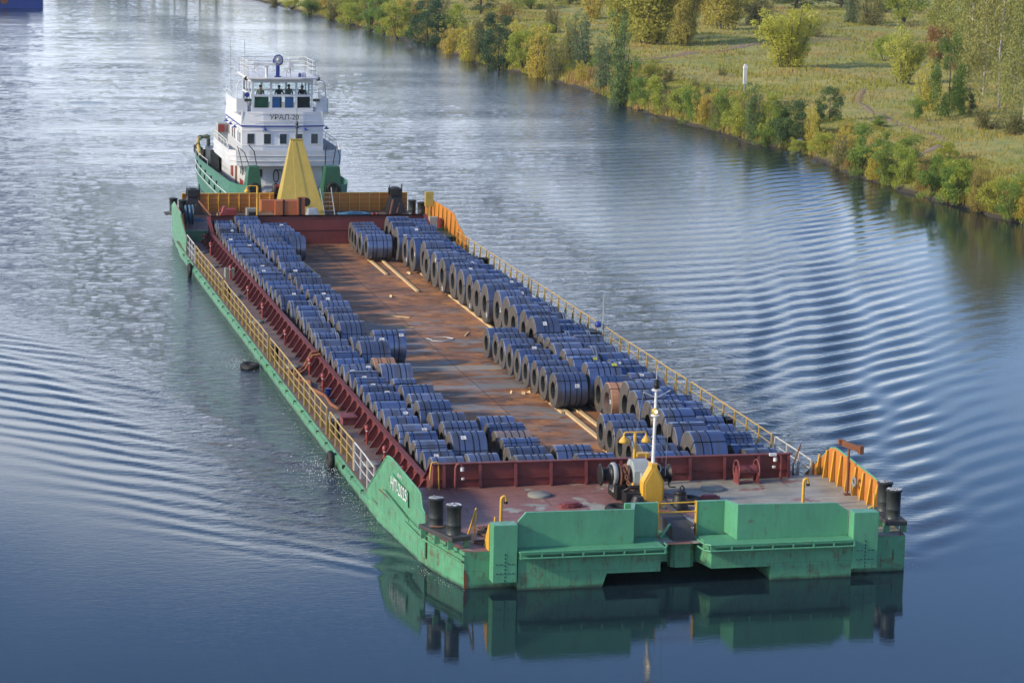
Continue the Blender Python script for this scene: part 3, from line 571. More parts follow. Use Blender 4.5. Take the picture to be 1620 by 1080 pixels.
LC = {'g': ((.075,.125,.022), (.13,.17,.035)), 'yg': ((.15,.18,.025), (.23,.23,.04)), 'yl': ((.24,.21,.03), (.34,.26,.05)), 'ol': ((.12,.125,.04), (.18,.16,.06)),
      'dg': ((.022,.055,.025), (.045,.085,.035)), 'gr': ((.09,.125,.055), (.14,.17,.08)), 'or': ((.17,.13,.035), (.24,.17,.05)), 'wi': ((.07,.115,.04), (.13,.17,.05)),
      'dw': ((.045,.085,.03), (.08,.12,.04)), 'wl': ((.16,.16,.03), (.24,.21,.05)), 'oc': ((.20,.17,.035), (.28,.22,.06)), 'yt': ((.21,.21,.025), (.30,.28,.05)),
      'ys': ((.20,.21,.04), (.28,.27,.06)), 'bg': ((.055,.10,.02), (.09,.14,.03)), 'rd': ((.16,.085,.03), (.22,.13,.04)), 'bi': ((.18,.18,.04), (.25,.23,.06)),
      'bf': ((.15,.16,.045), (.23,.22,.065)), 'dk': ((.035,.07,.025), (.07,.10,.035))}
LC = {k: (tuple(min(.6, c*(2.0 if k in ('yg','yl','wl','oc','yt','ys','g') else 1.6)+.01) for c in a), tuple(min(.6, c*(1.85 if k in ('yg','yl','wl','oc','yt','ys','g') else 1.5)+.01) for c in b_)) for k, (a, b_) in LC.items()}  # leaf colours brightened in place of sunlight falling on the bank
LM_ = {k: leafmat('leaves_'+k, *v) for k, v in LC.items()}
def leaves_mesh(name, clumps, per, leaf, mat, droop=0.0, seed=1, flat=.0):
    """many small leaf faces spread round clump centres (cx,cy,cz,radius)"""
    rg = np.random.default_rng(seed); P = []
    for (x, y, z, r) in clumps:
        n = max(16, int(4.6*per*(r/.15)**1.5)); d = rg.normal(size=(n, 3)); d /= np.linalg.norm(d, axis=1)[:, None]
        rr = r*(.45+.6*rg.random(n)**.6)[:, None]; p = d*rr*np.array([1, 1, .85])+np.array([x, y, z]); p[:, 2] -= droop*rg.random(n)*r*2
        P.append(p)
    P = np.concatenate(P); P = P[P[:, 2] > .005]; n = len(P)
    a = rg.normal(size=(n, 3)); a /= np.linalg.norm(a, axis=1)[:, None]; a[:, 2] -= droop; a /= np.linalg.norm(a, axis=1)[:, None]
    b = np.cross(a, rg.normal(size=(n, 3))); b /= np.linalg.norm(b, axis=1)[:, None]
    s = leaf*.74*(.6+.8*rg.random(n))[:, None]
    V = np.stack([P-a*s, P-b*s*.45, P+a*s, P+b*s*.45], 1).reshape(-1, 3).astype(np.float32)
    me = bpy.data.meshes.new(name); me.vertices.add(n*4); me.vertices.foreach_set('co', V.ravel())
    me.loops.add(n*4); me.loops.foreach_set('vertex_index', np.arange(n*4, dtype=np.int32))
    me.polygons.add(n); me.polygons.foreach_set('loop_start', np.arange(0, n*4, 4, dtype=np.int32)); me.polygons.foreach_set('loop_total', np.full(n, 4, np.int32))
    me.materials.append(mat); me.update(); me.validate(); return me
def proto(kind, seed):
    """unit plant: height 1, width 1; returns clumps and stem mesh builder"""
    rg = random.Random(seed); cl = []; st = MB()
    if kind == 'shrub':
        for _ in range(26):
            a = rg.random()*6.28; r = .42*rg.random()**.6; z = rg.uniform(.1, .92); k = math.sqrt(max(.05, 1-(max(z-.45, 0)/.62)**2)); cl.append((r*k*math.cos(a), r*k*math.sin(a), z*(.82+.3*rg.random()), rg.uniform(.09, .17)))
        for _ in range(5):
            a = rg.random()*6.28; st.cyl((0,0,0), (.25*math.cos(a), .25*math.sin(a), .6), .014, 5, .005)
    elif kind == 'tall':
        for s_ in range(9):
            a = rg.random()*6.28; ox, oy = .30*math.cos(a)*rg.random(), .30*math.sin(a)*rg.random(); top = rg.uniform(.65, 1.0)
            for k in range(6):
                z = .12+(top-.12)*k/5; cl.append((ox*(.6+z*.7)+rg.gauss(0, .05), oy*(.6+z*.7)+rg.gauss(0, .05), z, .13*(1.05-.55*k/5)))
            st.cyl((ox*.3, oy*.3, 0), (ox*1.2, oy*1.2, top*.85), .012, 5, .004)
    elif kind == 'dense':
        for _ in range(60):
            a = rg.random()*6.28; z = rg.uniform(.05, .93); k = math.sqrt(max(.03, 1-((z-.42)/.58)**2)); r = .43*k*rg.uniform(.5, 1); cl.append((r*math.cos(a), r*math.sin(a), z, rg.uniform(.07, .13)))
        st.cyl((0,0,0), (0,0,.7), .02, 6, .008)
    elif kind == 'multi':
        for s_ in range(11):
            a = rg.random()*6.28; sp_ = rg.uniform(.1, .42); tx, ty = sp_*math.cos(a), sp_*math.sin(a); top = rg.uniform(.62, .98)*(1-.35*sp_)
            st.tube([(tx*.35, ty*.35, 0), (tx*.5, ty*.5, top*.35), (tx*.8, ty*.8, top*.7), (tx, ty, top)], .0055, 5)
            for k in range(9):
                z = .10+(top-.10)*k/8; f_ = z/top; cl.append((tx*f_+rg.gauss(0, .06), ty*f_+rg.gauss(0, .06), z+.03, rg.uniform(.06, .115)))
    elif kind == 'birch':
        st.tube([(0,0,0),(.02,.01,.3),(-.01,.0,.6),(.01,0,.97)], .013, 7)
        for k in range(95):
            z = rg.uniform(.16, .98); a = rg.random()*6.28; r = .40*(1.08-z)**.5*rg.uniform(.25, 1.15); x, y = r*math.cos(a), r*math.sin(a)
            st.cyl((0,0,z-.04), (x, y, z+.02), .0022, 4, .001) if k % 3 == 0 else None; cl.append((x, y, z-.02, rg.uniform(.05, .10)))
    elif kind == 'tree':
        st.tube([(0,0,0),(.01,0,.25),(0,.01,.5),(0,0,.8)], .022, 7)
        for k in range(46):
            z = rg.uniform(.2, .95); kk = math.sqrt(max(.04, 1-((z-.55)/.5)**2)); a = rg.random()*6.28; r = .42*kk*rg.uniform(.4, 1); x, y = r*math.cos(a), r*math.sin(a)
            if k % 2: st.cyl((0,0,max(.1, z-.2)), (x*.8, y*.8, z-.02), .006, 4, .002)
            cl.append((x, y, z, rg.uniform(.07, .12)))
    return cl, st
KIND = {'g':'shrub','yg':'shrub','yl':'tall','ol':'tall','dg':'dense','gr':'tall','or':'tall','wi':'tall','dw':'dense','wl':'multi','oc':'multi','yt':'multi','ys':'multi','bg':'dense','rd':'shrub','bi':'birch','bf':'birch','dk':'tree'}
PER = {'shrub':(62,.026,0),'tall':(34,.024,.2),'dense':(60,.022,0),'multi':(70,.019,.1),'birch':(62,.016,.35),'tree':(50,.022,0)}
NM = {'shrub':'shrub','tall':'bush','dense':'bush','multi':'willow_tree','birch':'birch_tree','tree':'tree'}
WORD = {'g':'mid green leafy shrub','yg':'yellow green shrub','yl':'yellowing bush','ol':'olive green bush','dg':'dark green dense bush','gr':'grey green willow bush','or':'orange tinged autumn bush','wi':'tall grey green willow bush','dw':'small dark green bush',
        'wl':'large many-stemmed golden olive willow','oc':'ochre yellow many-stemmed tree','yt':'round yellow green tree on several stems','ys':'sparse pale yellow green sapling','bg':'upright bright green bush','rd':'red brown autumn shrub','bi':'thin yellowing birch tree','bf':'tall pale-trunked birch tree','dk':'dark green background tree'}
protos = {}
def get_proto(c, v):
    if (c, v) in protos: return protos[(c, v)]
    kind = KIND[c]; cl, st = proto(kind, hash_(c)+v*17); per, leaf, dr = PER[kind]
    cl_ = cl; lm = leaves_mesh('foliage', cl, per, leaf, LM_[c], dr, hash_(c)+v)
    sm = st.mesh('stems', M['birch'] if c == 'bf' else M['bark']); protos[(c, v)] = (lm, sm); return protos[(c, v)]
def hash_(s): return sum(ord(ch)*(i+3) for i, ch in enumerate(s))
ORD = ['first','second','third','fourth','fifth','sixth','seventh','eighth','ninth','tenth','eleventh','twelfth','thirteenth','fourteenth','fifteenth','sixteenth','seventeenth','eighteenth','nineteenth','twentieth']
def ordw(n):
    tens = ['','','twenty','thirty','forty','fifty']
    if n <= 20: return ORD[n-1]
    if n % 10 == 0: return {30:'thirtieth',40:'fortieth',50:'fiftieth'}[n]
    return tens[n//10]+'-'+ORD[n % 10-1]
def zone(x, y):
    d = x-float(shore_x(y))
    return 'at the water edge' if d < 4 else 'behind the waterside bushes' if d < 11 else 'out on the meadow' if y < 260 else 'on the far meadow'
rx = random.Random(12)
y_ = 73.0
while y_ < 345:
    y_ += rx.uniform(2.2, 4.4)+(y_-70)*.008; x_ = float(shore_x(y_))+rx.choice([1.0, 1.6, 2.4, 4.0, 6.5])+rx.uniform(-.4, .6); s_ = rx.uniform(.8, 1.7)+(y_-70)*.004
    PLANTS.append((x_, y_, s_*1.1, s_, rx.choice(['yg','yg','yg','ol','yl','gr','g','ol','yl'])))
cnt = {}
order = sorted(range(len(PLANTS)), key=lambda i: PLANTS[i][1])
for i in order:
    x, y, w, h, c = PLANTS[i]
    kind = KIND[c]; lm, sm = get_proto(c, i % (3 if len([p for p in PLANTS if p[4] == c]) > 3 else 1))
    e = empty(NM[kind], (x, y, float(terr_z(x, y))-.12), random.random()*6.28)
    s = random.uniform(.94, 1.06)
    fo = bpy.data.objects.new('crown' if kind in ('birch','multi','tree') else 'foliage', lm); so = bpy.data.objects.new('trunk' if kind in ('birch','tree') else 'stem', sm)
    for o in (fo, so): COL.objects.link(o); o.parent = e
    ww = w*1.30; e.scale = (ww, ww, h*1.2*s)
    zn = zone(x, y); cnt[(c, zn)] = cnt.get((c, zn), 0)+1; k = cnt[(c, zn)]
    total = sum(1 for p in PLANTS if p[4] == c and zone(p[0], p[1]) == zn)
    lab = WORD[c]+' '+zn+('' if total == 1 else ', '+('nearest' if k == 1 else ordw(k)+' nearest')+' of its look there')
    tag(e, lab, 'tree' if kind in ('multi','birch','tree') else 'bush', 'trees on the right bank' if kind in ('multi','birch','tree') else 'bushes on the right bank')
# trees up river whose reflections reach into the picture, and a far tree line
for i in range(13):
    x = 33-1.9*i+random.uniform(-1, 1); y = 392+7*i+random.uniform(-3, 3)
    lm, sm = get_proto(['yg','dk','dk','g'][i % 4], i % 2); e = empty('tree', (x, y, -.9), random.random()*6); e.scale = (7, 7, random.uniform(7, 10))
    for nm_, md in (('crown', lm), ('trunk', sm)):
        o = bpy.data.objects.new(nm_, md); COL.objects.link(o); o.parent = e
    tag(e, 'riverside tree up river beyond the top of the picture, '+ordw(i+1)+' from the meadow', 'tree', 'trees up river')
def strip_land():
    ys = np.linspace(380, 520, 30); mb = MB(); v = []
    for y in ys: v += [(37-.27*(y-385), y, -1.5), (41-.27*(y-385), y, -.6), (60, y+60, .8)]
    fs = []
    for i in range(len(ys)-1):
        for j in range(2): fs.append((i*3+j, i*3+j+1, (i+1)*3+j+1, (i+1)*3+j))
    mb.add(v, fs); o = mb.build('upriver_bank', M['conc']); o.data.materials[0] = bpy.data.materials['meadow_ground']; o['kind'] = 'structure'
strip_land()
# grass and reeds: nobody could count them
def grass():
    rg = np.random.default_rng(5); P = []
    n = 260000
    y = 62+(rg.random(n)**1.35)*270; d = np.where(rg.random(n) < .30, rg.random(n)*9, rg.random(n)**1.3*95); x = shore_x(y)+d+.1
    # reeds along the water are taller
    pn = vnoise(x, y, 61, 4.0); keep = rg.random(n) < (.25+1.1*pn); x, y, d = x[keep], y[keep], d[keep]; n = len(x)
    z = terr_z(x, y)+(vnoise(x, y, 7, 6.)-.5)*.5+(vnoise(x, y, 8, 2.)-.5)*.25
    h = (.12+.22*rg.random(n))*(1+.9*(d < 5))*(.4+1.2*vnoise(x, y, 62, 9.)); w = .022+.035*rg.random(n)+.0003*np.maximum(y-60, 0)
    a = rg.random(n)*6.28; dx, dy = np.cos(a)*w, np.sin(a)*w; lx, ly = rg.normal(0, .18, n)*h+.12*h, rg.normal(0, .18, n)*h
    V = np.stack([np.stack([x-dx, y-dy, z-.05], 1), np.stack([x+dx, y+dy, z-.05], 1), np.stack([x+lx, y+ly, z+h], 1)], 1).reshape(-1, 3).astype(np.float32)
    me = bpy.data.meshes.new('grass'); me.vertices.add(n*3); me.vertices.foreach_set('co', V.ravel()); me.loops.add(n*3); me.loops.foreach_set('vertex_index', np.arange(n*3, dtype=np.int32))
    me.polygons.add(n); me.polygons.foreach_set('loop_start', np.arange(0, n*3, 3, dtype=np.int32)); me.polygons.foreach_set('loop_total', np.full(n, 3, np.int32))
    mt, t, b = newmat('grass_blades'); g = t.nodes.new('ShaderNodeNewGeometry')
    v = t.nodes.new('ShaderNodeMapping'); t.links.new(g.outputs['Position'], v.inputs['Vector'])
    c1 = mix(t, g.outputs['Random Per Island'], (.29,.28,.05), (.38,.33,.08)); c2 = mix(t, g.outputs['Random Per Island'], (.36,.25,.085), (.43,.31,.12)); c3 = mix(t, g.outputs['Random Per Island'], (.21,.25,.04), (.30,.30,.055))
    c = mix(t, ramp(t, noise(t, v.outputs[0], .07, 5), [(.42, 0), (.60, 1)]), c1, c2); c = mix(t, ramp(t, noise(t, v.outputs[0], .13, 5), [(.48, 0), (.62, 1)]), c, c3)
    t.links.new(c, b.inputs['Base Color']); b.inputs['Roughness'].default_value = .9; b.inputs['Specular IOR Level'].default_value = .05
    tr = t.nodes.new('ShaderNodeBsdfTranslucent'); t.links.new(c, tr.inputs['Color']); ms = t.nodes.new('ShaderNodeMixShader'); ms.inputs[0].default_value = .45
    t.links.new(b.outputs[0], ms.inputs[1]); t.links.new(tr.outputs[0], ms.inputs[2]); t.links.new(ms.outputs[0], t.nodes['Material Output'].inputs['Surface'])
    me.materials.append(mt); me.update(); me.validate()
    o = bpy.data.objects.new('grass', me); COL.objects.link(o); o['kind'] = 'stuff'; tag(o, 'tall dry meadow grass covering the right river bank', 'grass')
grass()
# white river marker post on the bank, pale stones at the water
ms = empty('marker_post', (56.1, 155.8, .45))
mb = MB(); mb.cyl((0,0,0), (0,0,1.2), .10, 8); mb.build('post_foot', M['conc'], ms); mb = MB(); mb.box((-.17,-.12,1.2), (.17,.12,2.7)); mb.hexa([(-.22,-.16,2.7),(.22,-.16,2.7),(.22,.16,2.7),(-.22,.16,2.7)], [(-.1,-.08,3.1),(.1,-.08,3.1),(.1,.08,3.1),(-.1,.08,3.1)]); mb.build('signal_head', M['white2'], ms)
tag(ms, 'slim white river marker post standing in the meadow', 'marker post')
for k, (x, y) in enumerate(((50.0, 122.2), (50.5, 123.1), (50.9, 121.6))):
    mb = MB(); mb.lathe([(.02,-.1),(.3,0),(.34,.15),(.18,.3),(.02,.34)], (0,0,0), 7); o = mb.build('boulder', M['white2']); o.location = (x, y, -.55); o.scale = (1+.3*k, .8, .8); tag(o, ['pale stone at the water edge, left one of the three','pale stone at the water edge, rear one of the three','pale stone at the water edge, right one of the three'][k], 'stone', 'pale stones at the water edge')
# ------------------------------------------------------------------ the barge
barge = empty('cargo_barge', (0, 0, -.6))
tag(barge, 'long green cargo barge with red coaming and rusty open hold full of steel coils', 'barge')
BZ = .6                                   # the root stands on the side deck; parts are modelled in deck coordinates
def bp(mb, name, mats, bev=0.0, label=None, parent=None):
    o = mb.build(name, mats, parent or barge, bev, label)
    if parent is None: o.location = (0, 0, BZ)
    return o
FORE = 0.2; AFT = 66.4; LX_, RX_ = -8.4, 7.85
# hull
h = MB()
h.prism([(LX_,FORE),(LX_,64),(-8.15,68),(-8.0,72),(-7.2,75.1),(7.2,75.1),(7.7,72),(7.75,68),(RX_,64),(RX_,FORE)], -2.4, -.86)
h.box((LX_,FORE,-.86), (-6.5,AFT,-.604)); h.box((6.5,FORE,-.86), (RX_,AFT,-.604))                 # side decks
h.prism([(-8.12,AFT),(-8.1,68),(-7.95,72),(-7.15,75.05),(7.15,75.05),(7.65,72),(7.7,68),(7.7,AFT)], -.862, -.004)   # poop
h.prism([(-7.25,-8.63),(-8.0,-5.6),(LX_,FORE-.002),(-2.8,FORE-.002),(-2.8,-8.63)], -2.4, -.004)   # fore body in three blocks round the raked bow
h.prism([(2.75,-8.63),(2.75,FORE-.002),(RX_,FORE-.002),(8.0,-5.6),(7.52,-8.63)], -2.4, -.004)
h.hexa([(-2.798,-3,-2.4),(2.748,-3,-2.4),(2.748,FORE-.002,-2.4),(-2.798,FORE-.002,-2.4)], [(-2.798,-8.0,-.72),(2.748,-8.0,-.72),(2.748,FORE-.002,-.72),(-2.798,FORE-.002,-.72)])
h.box((-2.798,-8.02,-.72), (2.748,FORE-.004,-.006))
bp(h, 'hull', M['green'], .0)
# decks
d = MB(); d.prism([(-7.23,-8.61),(-7.98,-5.6),(LX_+.02,FORE),(RX_-.02,FORE),(7.98,-5.6),(7.5,-8.61)], -.004, .004); bp(d, 'fore_deck', M['fore'])
d = MB(); d.prism([(-8.1,AFT+.2),(-7.93,72),(-7.13,75.03),(7.13,75.03),(7.63,72),(7.68,AFT+.2)], -.004, .004); bp(d, 'aft_deck', M['side'])
for x0, x1 in ((LX_+.03,-6.5), (6.5,RX_-.03)):
    d = MB(); d.box((x0,FORE+.01,-.604), (x1,AFT-.01,-.598)); bp(d, 'side_deck', M['side'])
d = MB(); d.box((-6.49,.1,-.86), (6.49,66.3,-.85)); bp(d, 'hold_floor', M['hold'])
# coaming round the hold
HC = .852
c = MB()
c.box((-6.5,0,-.0), (6.5,.06,HC)); c.box((-6.5,.002,-.86), (6.5,.058,0))
HS = .06
c.box((-6.5,AFT-.14,-.86), (6.5,AFT-.08,HC)); c.box((-6.5,.061,-.86), (-6.44,AFT-.141,HS)); c.box((6.44,.061,-.86), (6.5,AFT-.141,HS))
for x in (-6.5, 6.44): c.extr([(x,.061,HS),(x,1.25,HS),(x,.061,HC)], (.06,0,0)); c.extr([(x,AFT-.141,HS),(x,AFT-2.3,HS),(x,AFT-.141,HC)], (.06,0,0))
c.box((-6.58,-.10,HC), (6.58,.10,HC+.035)); c.box((-6.60,1.3,HS), (-6.38,AFT-2.35,HS+.035)); c.box((6.38,1.3,HS), (6.60,AFT-2.35,HS+.035))
for x in (-6.60, 6.38): c.extr([(x,1.3,HS),(x,1.3,HS+.035),(x,.101,HC+.035),(x,.101,HC)], (.22,0,0)); c.extr([(x,AFT-2.35,HS),(x,AFT-2.35,HS+.035),(x,AFT-.241,HC+.035),(x,AFT-.241,HC)], (.22,0,0)); c.box((-6.58,AFT-.24,HC), (6.58,AFT-.0,HC+.035))
c.box((-6.44,-.05,.30), (6.44,-.001,.325)); c.box((-6.43,AFT-.18,.0), (6.43,AFT-.141,.03))
for k in range(54):
    y = 1.6+1.2*k; c.extr([(6.501,y,.05),(6.9,y,-.6),(6.501,y,-.6)], (0,.02,0))          # stiffeners of the far side, out of sight
bp(c, 'coaming', M['red'])
st = MB(); st.extr([(-6.501,0,.055),(-6.60,0,.055),(-7.03,0,-.6),(-6.501,0,-.6)], (0,.018,0)); st.extr([(-6.605,-.03,.055),(-6.605,.048,.055),(-7.04,.048,-.6),(-7.04,-.03,-.6)], (-.012,0,0))
s0 = bp(st, 'coaming_stay', M['red'])
for k in range(55):
    o = s0 if k == 0 else s0.copy()
    if k: COL.objects.link(o)
    o.location = (0, 1.1+1.19*k, BZ)
st = MB(); st.extr([(0,-.001,.84),(0,-.07,.84),(0,-.17,.1),(0,-.17,.0),(0,-.001,0)], (.022,0,0)); st.extr([(-.045,-.072,.84),(.067,-.072,.84),(.067,-.182,.05),(-.045,-.182,.05)], (0,-.01,0))
s1 = bp(st, 'front_stay', M['redw'])
for k, x in enumerate([-6.15,-4.87,-3.6,-2.33,-1.06,.21,1.48,2.75,4.02,5.29,6.42]):
    o = s1 if k == 0 else s1.copy()
    if k: COL.objects.link(o)
    o.location = (x, 0, BZ)
# vent pipes along the left coaming, gooseneck pipes at the front wall
def vent():
    mb = MB(); mb.tube([(0,0,-.54),(0,0,.0),(.0,0,.04)], .05, 8); mb.lathe([(.09,.02),(.10,.05),(.09,.18),(.03,.22)], (0,0,0), 10); mb.cyl((0,0,-.25),(0,0,-.22),.08,8); return mb
v0 = bp(vent(), 'vent_pipe', M['redp'])
mb = MB(); mb.cyl((0,0,-.03),(0,0,.02),.062,8); cap0 = mb.build('vent_cap', M['white2'], v0)
for k, y in enumerate([2.6,6.0,9.7,20.3,23.9,31.2,38.8,44.2,51.3,60.2,63.5]):
    if k == 0: o = v0
    else: o = copy_tree(v0, barge)
    o.location = (-7.02, y+.35, BZ-.06)
g0 = MB(); g0.tube([(0,0,0),(0,0,.78),(.04,0,.88),(.12,0,.93),(.20,0,.90),(.23,0,.80)], .05, 8)
o = bp(g0, 'gooseneck_pipe', M['redw']); o.location = (-5.77,-.30,BZ); mb = MB(); mb.cyl((.23,0,.66),(.23,0,.80),.07,10); mb.cyl((.26,0,.36),(.26,0,.43),.06,8); mb.build('pipe_cap', M['white2'], o)
g1 = MB(); g1.tube([(0,0,0),(0,0,.78),(-.04,0,.88),(-.12,0,.93),(-.20,0,.90),(-.23,0,.80)], .05, 8)
o = bp(g1, 'gooseneck_pipe', M['redw']); o.location = (6.1,-.25,BZ); mb = MB(); mb.cyl((-.23,0,.66),(-.23,0,.80),.07,10); mb.cyl((-.27,0,.42),(-.27,0,.49),.07,8); mb.box((-.45,-.05,.86),(-.2,.06,.95)); mb.build('pipe_cap', M['white2'], o)
for x, y in ((-5.33,-5.4), (5.5,-4.3)):
    g2 = MB(); g2.tube([(0,0,0),(0,0,.82),(.02,0,.93),(.09,0,.98),(.15,0,.92),(.16,0,.80)], .052, 10); o = bp(g2, 'vent_gooseneck', M['yel2']); o.location = (x, y, BZ)
    mb = MB(); mb.cyl((.16,0,.72),(.16,0,.80),.065,10); mb.build('vent_mouth', M['black'], o)
# railings: every section is a part, its posts sub-parts
def railing(x, y0, y1, mat, top=.45, sgn=-1, white=False, labels=None):
    base = -.6; Hh = top-base
    r = MB()
    for f_, rr in ((1.0,.030), (.68,.018), (.36,.018)):
        z = base+Hh*f_; pts = []; n = max(2, int((y1-y0)/2.5))
        for i in range(n+1):
            yy = y0+(y1-y0)*i/n; pts.append((x+random.uniform(-.03,.03), yy, z+random.uniform(-.02,.02)*(f_ < 1)))
        r.tube(pts, rr, 6)
    o = bp(r, 'side_railing', mat, label=labels)
    p = MB(); p.box((-.025,-.035,base), (.03,.035,top)); p.extr([(0,-.006,base),(-.20*sgn,-.006,base),(0,-.006,base+.75)], (0,.012,0)) if False else p.extr([(.03,-.008,base),(.03,-.008,base+.85),(.16,-.008,base)], (0,.016,0))
    me = p.mesh('railing_post', mat); n = max(1, round((y1-y0)/1.42))
    for i in range(n+1):
        q = bpy.data.objects.new('railing_post', me); COL.objects.link(q); q.parent = o; q.location = (x, y0+(y1-y0)*i/n, 0)
        if sgn > 0: q.rotation_euler = (0,0,math.pi)
for y0, y1, mt_, lb in ((57.6,61.4,M['railw'],'short white railing section beside the aft bulwark'),(45.0,57.0,M['rail'],None),(28.4,44.4,M['rail'],None),(12.0,27.6,M['rail'],None),(5.9,11.2,M['rail'],None),(1.6,5.7,M['railw'],'white railing section by the fore bulwark')):
    railing(-8.27, y0, y1, mt_, labels=lb)
for y0, y1, mt_ in ((54.0,61.8,M['rail']),(44.0,53.4,M['rail']),(30.5,43.4,M['rail']),(16,29.2,M['rail']),(5.0,15.4,M['rail']),(.6,4.6,M['railw'])):
    railing(7.55, y0, y1, mt_, top=.46, sgn=1)
# rubbing strake, scuppers
for x, s_ in ((LX_,-1), (RX_,1)):
    f = MB()
    y = FORE+1.2
    while y < 62:
        L_ = random.uniform(4.2, 5.8); f.hexa([(x,y,-.86),(x+s_*.10,y+.25,-.84),(x+s_*.10,y+L_-.3,-.84),(x,y+L_-.08,-.86)], [(x,y,-.68),(x+s_*.10,y+.25,-.70),(x+s_*.10,y+L_-.3,-.70),(x,y+L_-.08,-.68)]); y += L_
    bp(f, 'rubbing_strake', M['green'])
f = MB(); f.box((LX_-.112,0,-.80), (LX_-.002,.10,-.66)); s2 = bp(f, 'scupper', M['rubber'])
for k in range(30):
    o = s2 if k == 0 else s2.copy()
    if k: COL.objects.link(o)
    o.location = (0, 3+2.0*k+random.uniform(-.2,.2), BZ)
f = MB(); f.tube([(-7.33,-8.66,-.30),(-8.06,-5.62,-.26),(-8.2,-3.6,-.22)], .035, 6); f.tube([(-7.31,-8.66,-.12),(-8.04,-5.62,-.08),(-8.18,-3.6,-.04)], .03, 6); bp(f, 'bow_side_strake', M['green'])
# bulwarks
def side_bulwark(pts, thick, outer, inner, ribs, nm='side_bulwark', zb=0.0, lab=None):
    """pts: outline (x,y,z); inner sheet carries ribs"""
    s_ = 1 if pts[0][0] > 0 else -1
    mb = MB(); mb.extr(pts, (-s_*thick,0,0)); o = bp(mb, nm, outer, label=lab)
    mi = MB(); mi.extr([(p[0]-s_*(thick+.001), p[1], p[2]) for p in pts], (-s_*.012,0,0))
    bp(mi, 'bulwark_lining', inner)
    for (x, y, ztop) in ribs:
        e = MB(); x -= s_*(thick+.014)
        e.extr([(x,y,zb),(x-s_*.15,y,zb),(x-s_*.04,y,ztop),(x,y,ztop)], (0,.02,0)); e.extr([(x-s_*.15,y-.03,zb),(x-s_*.15,y+.05,zb),(x-s_*.04,y+.06,ztop),(x-s_*.04,y-.04,ztop)], (-s_*.015,0,0)); bp(e, 'bulwark_rib', M['yel2'])
    return o
XL = lambda y: -8.4+(.5-y)*.4/6.1 if y < .5 else -8.4
Pl = [(2.3,-.86),(2.2,-.45),(-.95,1.40),(-1.2,1.46),(-1.7,1.48),(-5.2,1.19),(-5.45,1.14),(-5.66,.74),(-6.02,.60),(-6.02,-.86)]
side_bulwark([(XL(y)-.012, y, z) for y, z in Pl], .03, M['green'], M['orange'], [(XL(y), y, zt) for y, zt in ((-.2,.95),(-1.1,1.3),(-2.0,1.40),(-2.9,1.34),(-3.8,1.26),(-4.7,1.18))], lab='left bow bulwark carrying the white registration number')
XR = lambda y: 7.9+(.5-y)*.1/6.1 if y < .5 else 7.9
Pr = [(2.3,-.86),(2.2,-.45),(-.35,1.10),(-.8,1.19),(-1.2,1.18),(-4.6,.95),(-5.2,.82),(-5.36,.30),(-5.6,.0),(-5.6,-.86)]
side_bulwark([(XR(y)+.012, y, z) for y, z in Pr], .03, M['green'], M['orange'], [(XR(y), y, zt) for y, zt in ((1.9,-.1),(1.2,.3),(.5,.7),(-.2,1.0),(-.9,1.12),(-1.6,1.10),(-2.3,1.06),(-3.0,1.01),(-3.7,.96),(-4.4,.92),(-5.0,.8))], lab='right bow bulwark with orange inner face and yellow ribs')
t_ = MB(); t_.tube([(XR(y)+.01,y,z+.01) for y, z in Pr[1:8]], .035, 6); bp(t_, 'bulwark_cap', M['green2']); t_ = MB(); t_.tube([(XL(y)-.01,y,z+.01) for y, z in Pl[1:9]], .03, 6); bp(t_, 'bulwark_cap', M['green2'])
# aft side bulwarks
Pa = [(61.2,-.6),(61.0,.30),(64.3,1.14),(65.5,1.20),(67.2,1.18),(71.3,1.12),(72.6,.75),(72.6,-.86),(61.2,-.86)]
side_bulwark([(-8.35 if y < 65 else -8.2 if y < 70 else -7.98, y, z) for y, z in Pa], .03, M['green'], M['orange'], [(-8.0,y,.95) for y in (66.8,68,69.2,70.4)], lab='left aft bulwark of the barge')
Pb = [(60.2,-.6),(60.6,.25),(62.8,.72),(64.2,1.24),(68.2,1.27),(71.3,1.2),(73.2,.8),(73.2,-.86),(60.2,-.86)]
side_bulwark([(7.86,y,z) for y, z in Pb], .03, M['green'], M['orange'], [(7.86,y,zt) for y, zt in ((62.6,.5),(63.6,.9),(64.8,1.15),(66,1.18),(67.2,1.2),(68.4,1.2),(69.6,1.15))], zb=-.6, lab='right aft bulwark with orange inner face')
# orange stern wall with yellow ribs, two lengths with a gap for the tower
for x0, x1 in ((-7.12,-1.35), (1.75,7.12)):
    mb = MB(); mb.box((x0,75.0,0), (x1,75.05,1.12)); bp(mb, 'stern_wall', M['orange'])
    r = MB(); r.box((x0,74.93,1.12), (x1,75.08,1.17)); r.box((x0,74.9,.0), (x0+.06,74.99,1.12))
    for z in (.28,.56,.84): r.box((x0,74.96,z), (x1,74.998,z+.02))
    x = x0+.35
    while x < x1-.1: r.extr([(x,74.99,1.12),(x,74.90,1.12),(x,74.80,.0),(x,74.99,.0)], (.05,0,0)); x += .64
    bp(r, 'stern_wall_ribs', M['yel2'])
